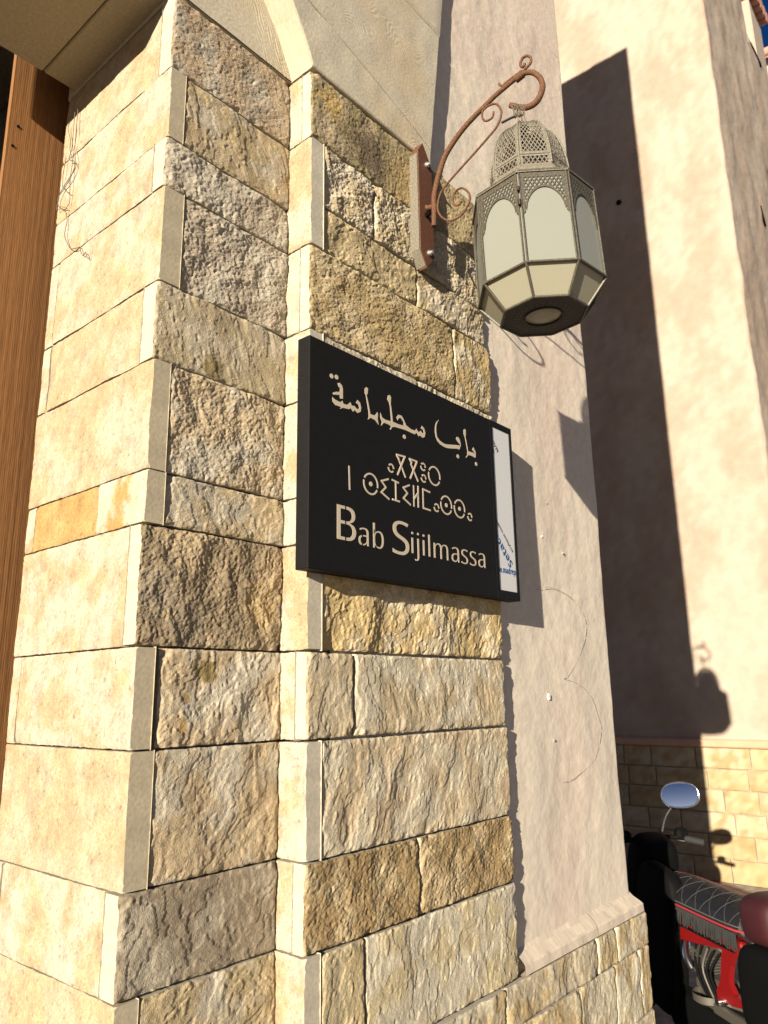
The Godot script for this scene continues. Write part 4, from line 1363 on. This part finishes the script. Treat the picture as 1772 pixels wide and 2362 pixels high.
# ------------------------------------------------------------------ motorbike
func motorbike() -> void:
	var t := thing("motorbike", "small red and black moped with quilted seat, parked in the shade behind the wall", "motorbike", Vector3(2.82, -0.1, -0.16))
	t.rotation.y = atan2(-0.785, 0.62) * -1.0
	# own axes: x = forward, y = up from the ground, z = to its offside
	var up := 0.1
	# seat: a padded body lofted along x
	var seat := MB.new()
	var n := 18
	for i in n:
		for s in 14:
			var pts := []
			for e in [[i, s], [i + 1, s], [i + 1, s + 1], [i, s + 1]]:
				var x := lerpf(0.30, -0.475, float(e[0]) / n)
				var a: float = PI * e[1] / 14.0
				var fall := sqrt(maxf(0.0, 1.0 - pow(absf(float(e[0]) / n * 2.0 - 1.0), 5.0)))
				var quilt := 0.005 * absf(sin(x * 26.0 + a * 2.0)) * absf(sin(x * 26.0 - a * 2.0))
				pts.append(Vector3(x, up + 0.59 + (0.105 + quilt) * sin(a) * (0.35 + 0.65 * fall), -cos(a) * 0.135 * (0.6 + 0.4 * fall)))
			seat.face(pts, Vector3(0, sin(PI * (s + 0.5) / 14.0), -cos(PI * (s + 0.5) / 14.0)))
	var so := part("seat", seat, mats.vinyl, t)
	for sd in [-1.0, 1.0]:
		var pip := MB.new()
		var lp := []
		for i in 17:
			var x := lerpf(0.29, -0.475, i / 16.0)
			lp.append(Vector3(x, up + 0.592, sd * 0.137 * (0.7 + 0.3 * sqrt(1.0 - pow(absf(i / 8.0 - 1.0), 5.0)))))
		pip.tube(lp, 0.005, 7)
		part("seat_piping", pip, mats.piping, so)
		var pip2 := MB.new()
		var lp2 := []
		for q in lp:
			lp2.append(q + Vector3(0, 0.016, -sd * 0.002))
		pip2.tube(lp2, 0.003, 6)
		part("seat_piping", pip2, mats.thread if sd < 0 else mats.piping, so)
	var top := MB.new()
	var tl := []
	for i in 15:
		tl.append(Vector3(lerpf(0.31, -0.47, i / 14.0), up + 0.685 - 0.02 * pow(absf(i / 7.0 - 1.0), 4.0), 0.055))
	top.tube(tl, 0.004, 6)
	part("seat_piping", top, mats.piping, so)
	var st := MB.new()
	for q in 7:
		for sg in [-1.0, 1.0]:
			var sp := []
			for i in 7:
				var a := lerpf(0.12, 1.5, i / 6.0)
				var x: float = 0.22 - q * 0.11 + sg * (i - 3) * 0.016
				sp.append(Vector3(x, up + 0.592 + 0.110 * sin(a), -cos(a) * 0.1385))
			st.tube(sp, 0.0009, 4)
	part("seat_stitching", st, mats.thread, so)
	# fringe of tassels hanging below the seat edge
	var fr := MB.new()
	var rng := RandomNumberGenerator.new()
	rng.seed = 2
	for i in 110:
		var x := lerpf(0.03, -0.44, i / 109.0)
		var l := rng.randf_range(0.055, 0.075)
		fr.bar(Vector3(x, up + 0.585, -0.138), Vector3(x + rng.randf_range(-0.006, 0.006), up + 0.585 - l, -0.140 + rng.randf_range(-0.006, 0.004)), 0.0035, 0.003, Z)
	var fro := part("seat_fringe", fr, mats.tassel, t)
	fro.set_meta("kind", "stuff")
	# red body panel and the swept red rail behind the engine
	var f := func(a, b, d): return Vector3(a, b + up, d)
	var rp := MB.new()
	rp.prism(PackedVector2Array([Vector2(0.10, 0.50), Vector2(0.10, 0.425), Vector2(-0.12, 0.455), Vector2(-0.40, 0.50), Vector2(-0.44, 0.545), Vector2(-0.2, 0.57), Vector2(0.05, 0.57)]), f, -0.118, -0.075)
	part("side_panel", rp, mats.red_paint, t)
	var rl := MB.new()
	rl.prism(PackedVector2Array([Vector2(-0.415, 0.525), Vector2(-0.355, 0.43), Vector2(-0.335, 0.36), Vector2(-0.365, 0.325), Vector2(-0.47, 0.318), Vector2(-0.46, 0.298), Vector2(-0.35, 0.276), Vector2(-0.235, 0.268), Vector2(-0.235, 0.30), Vector2(-0.275, 0.36), Vector2(-0.30, 0.46), Vector2(-0.32, 0.505)]), f, -0.125, -0.10)
	part("chain_guard", rl, mats.red_paint, t)
	block("frame_strut", t, Vector3(-0.40, up + 0.496, -0.128), Vector3(0.06, up + 0.508, -0.116), mats.black_plastic, 0.003)
	# engine: crankcase, finned cylinder, hoses
	var en := MB.new()
	en.box(Transform3D(Basis(), Vector3(-0.13, up + 0.24, -0.03)), Vector3(0.24, 0.15, 0.14), 0.03)
	en.lathe([Vector2(0.0, -0.012), Vector2(0.06, -0.01), Vector2(0.075, 0.0), Vector2(0.075, 0.03)], Vector3(-0.14, up + 0.23, -0.1), 18)
	part("crankcase", en, mats.alloy, t)
	var cy := MB.new()
	for q in 7:
		cy.box(Transform3D(Basis(Z, 0.25), Vector3(-0.04 - q * 0.004, up + 0.315 + q * 0.014, -0.04)), Vector3(0.11, 0.006, 0.12), 0.002)
	part("cylinder_fins", cy, mats.alloy, t)
	for q in 5:
		var hs := MB.new()
		hs.tube(smooth_path([Vector3(-0.02 - q * 0.045, up + 0.43, -0.07), Vector3(-0.06 - q * 0.035, up + 0.36, -0.108 - 0.004 * q), Vector3(-0.10 - q * 0.03, up + 0.28, -0.11), Vector3(-0.18 - q * 0.02, up + 0.20, -0.10)], 4), 0.006, 6)
		part("hose", hs, mats.alloy if q == 2 else mats.black_plastic, t)
	var ex := MB.new()
	ex.tube(smooth_path([Vector3(0.02, up + 0.42, -0.10), Vector3(-0.02, up + 0.37, -0.125), Vector3(-0.05, up + 0.33, -0.12)], 4), 0.02, 10)
	part("intake_pipe", ex, mats.chrome, t)
	block("swing_arm", t, Vector3(-0.56, up + 0.20, -0.13), Vector3(-0.20, up + 0.245, -0.10), mats.alloy, 0.006)
	var axl := MB.new()
	axl.tube([Vector3(-0.26, up + 0.265, -0.10), Vector3(-0.26, up + 0.265, -0.145)], 0.016, 10)
	part("pivot_bolt", axl, mats.chrome, t)
	# wheels
	for wx in [[-0.56, 0.225], [0.72, 0.225]]:
		var w := MB.new()
		var c := []
		for i in 29:
			c.append(Vector3(wx[0] + cos(TAU * i / 28) * 0.19, wx[1] + sin(TAU * i / 28) * 0.19, 0))
		w.tube(c, 0.036, 9, false)
		var wo := part("wheel", w, mats.rubber, t)
		var rm := MB.new()
		var c2 := []
		for i in 25:
			c2.append(Vector3(wx[0] + cos(TAU * i / 24) * 0.155, wx[1] + sin(TAU * i / 24) * 0.155, 0))
		rm.tube(c2, 0.012, 6, false)
		for i in 9:
			var a := TAU * i / 9
			rm.tube([Vector3(wx[0], wx[1], 0.01), Vector3(wx[0] + cos(a) * 0.155, wx[1] + sin(a) * 0.155, 0)], 0.003, 4, false)
		part("rim", rm, mats.chrome, wo)
	# luggage: maroon roll behind the seat, black saddlebag
	var bag := MB.new()
	bag.soft(Transform3D(Basis(Z, -0.08), Vector3(-0.615, up + 0.675, -0.02)), Vector3(0.13, 0.105, 0.16), 0.6)
	part("luggage_roll", bag, mats.maroon_vinyl, t)
	var sb := MB.new()
	sb.soft(Transform3D(Basis(), Vector3(-0.72, up + 0.42, -0.15)), Vector3(0.20, 0.18, 0.08), 0.5)
	part("saddlebag", sb, mats.black_plastic, t)
	var tl2 := MB.new()
	tl2.box(Transform3D(Basis(), Vector3(-0.46, up + 0.545, -0.125)), Vector3(0.03, 0.03, 0.03), 0.008)
	part("rear_reflector", tl2, mats.red_paint, t)
	# black apron and steering head
	var ap := MB.new()
	ap.soft(Transform3D(Basis(Z, 0.16), Vector3(0.22, up + 0.40, -0.11)), Vector3(0.18, 0.34, 0.06), 0.5)
	part("leg_apron", ap, mats.black_plastic, t)
	var be := MB.new()
	be.soft(Transform3D(Basis(), Vector3(-0.06, up + 0.09, -0.06)), Vector3(0.30, 0.11, 0.07), 0.6)
	part("belly_pan", be, mats.black_plastic, t)
	var hd := MB.new()
	hd.soft(Transform3D(Basis(Z, 0.3), Vector3(0.42, up + 0.66, -0.02)), Vector3(0.11, 0.19, 0.12), 0.6)
	part("steering_head", hd, mats.black_plastic, t)
	var fk := MB.new()
	for sd in [-0.06, 0.06]:
		fk.tube([Vector3(0.44, up + 0.6, sd), Vector3(0.72, 0.225, sd)], 0.016, 8)
	part("front_fork", fk, mats.black_plastic, t)
	var hb := MB.new()
	hb.tube(smooth_path([Vector3(0.26, up + 0.80, -0.33), Vector3(0.36, up + 0.815, -0.25), Vector3(0.43, up + 0.82, -0.08), Vector3(0.43, up + 0.82, 0.08), Vector3(0.40, up + 0.815, 0.16), Vector3(0.34, up + 0.80, 0.24)], 5), 0.011, 8)
	var hbo := part("handlebar", hb, mats.black_plastic, t)
	for sd in [-1.0, 1.0]:
		var g := MB.new()
		var gz := 0.335 if sd < 0.0 else 0.25
		g.tube([Vector3(0.25 if sd < 0.0 else 0.33, up + 0.798, sd * gz), Vector3(0.34 if sd < 0.0 else 0.395, up + 0.812, sd * (gz - 0.07))], 0.018, 10)
		part("grip", g, mats.rubber, hbo)
		var lv := MB.new()
		lv.tube(smooth_path([Vector3(0.45, up + 0.815, sd * (gz - 0.14)), Vector3(0.43, up + 0.795, sd * (gz - 0.07)), Vector3(0.35, up + 0.79, sd * gz)], 3), 0.006, 7, true, 0.6)
		part("lever", lv, mats.alloy, hbo)
		var cl := MB.new()
		cl.box(Transform3D(Basis(), Vector3(0.415, up + 0.835, sd * 0.17)), Vector3(0.06, 0.06, 0.07), 0.015)
		part("switch_box", cl, mats.black_plastic, hbo)
	# mirror on its stem
	var ms := MB.new()
	ms.tube(smooth_path([Vector3(0.42, up + 0.85, 0.06), Vector3(0.41, up + 0.92, 0.08), Vector3(0.38, up + 0.985, 0.11)], 4), 0.005, 7)
	var mo := part("mirror_stem", ms, mats.chrome, t)
	var cm := Vector3(0.366, up + 1.036, 0.157)
	# its facing: halfway between the rider's eye and the open sky
	var b3 := t.transform.basis.inverse()
	var nw := (b3 * Vector3(-1.45, 0.36, 1.1)).normalized()
	var xw := Y.cross(nw).normalized()
	var yw := nw.cross(xw)
	var outline := []
	for i in 28:
		var a := TAU * i / 28.0
		var ca := cos(a)
		var sa := sin(a)
		outline.append(Vector2(signf(ca) * pow(absf(ca), 0.8) * 0.102, (signf(sa) * pow(absf(sa), 0.8) * 0.07) * (1.0 if sa > 0 else 0.85) + 0.012 * ca * 0.3))
	var back := MB.new()
	var gl := MB.new()
	for i in 28:
		var a: Vector2 = outline[i]
		var b: Vector2 = outline[(i + 1) % 28]
		back.face([cm + xw * a.x + yw * a.y, cm + xw * b.x + yw * b.y, cm + (xw * b.x + yw * b.y) * 0.7 - nw * 0.03, cm + (xw * a.x + yw * a.y) * 0.7 - nw * 0.03], xw * a.x + yw * a.y)
		back.face([cm + (xw * a.x + yw * a.y) * 0.7 - nw * 0.03, cm + (xw * b.x + yw * b.y) * 0.7 - nw * 0.03, cm - nw * 0.032], -nw)
		var f0 := gl.p.size()
		for q in [Vector2.ZERO, a, b]:
			var pp: Vector2 = q * 0.95
			gl.v(cm + xw * pp.x + yw * pp.y + nw * 0.001, (nw + (xw * pp.x + yw * pp.y) * 1.1).normalized())
		gl.tri(f0, f0 + 1, f0 + 2)
	part("mirror_shell", back, mats.black_plastic, mo)
	part("mirror_glass", gl, mats.mirror_glass, mo)
	var mr := MB.new()
	var rimp := []
	for i in 29:
		var a: Vector2 = outline[i % 28]
		rimp.append(cm + xw * a.x + yw * a.y)
	mr.tube(rimp, 0.0045, 6, false)
	part("mirror_rim", mr, mats.chrome, mo)
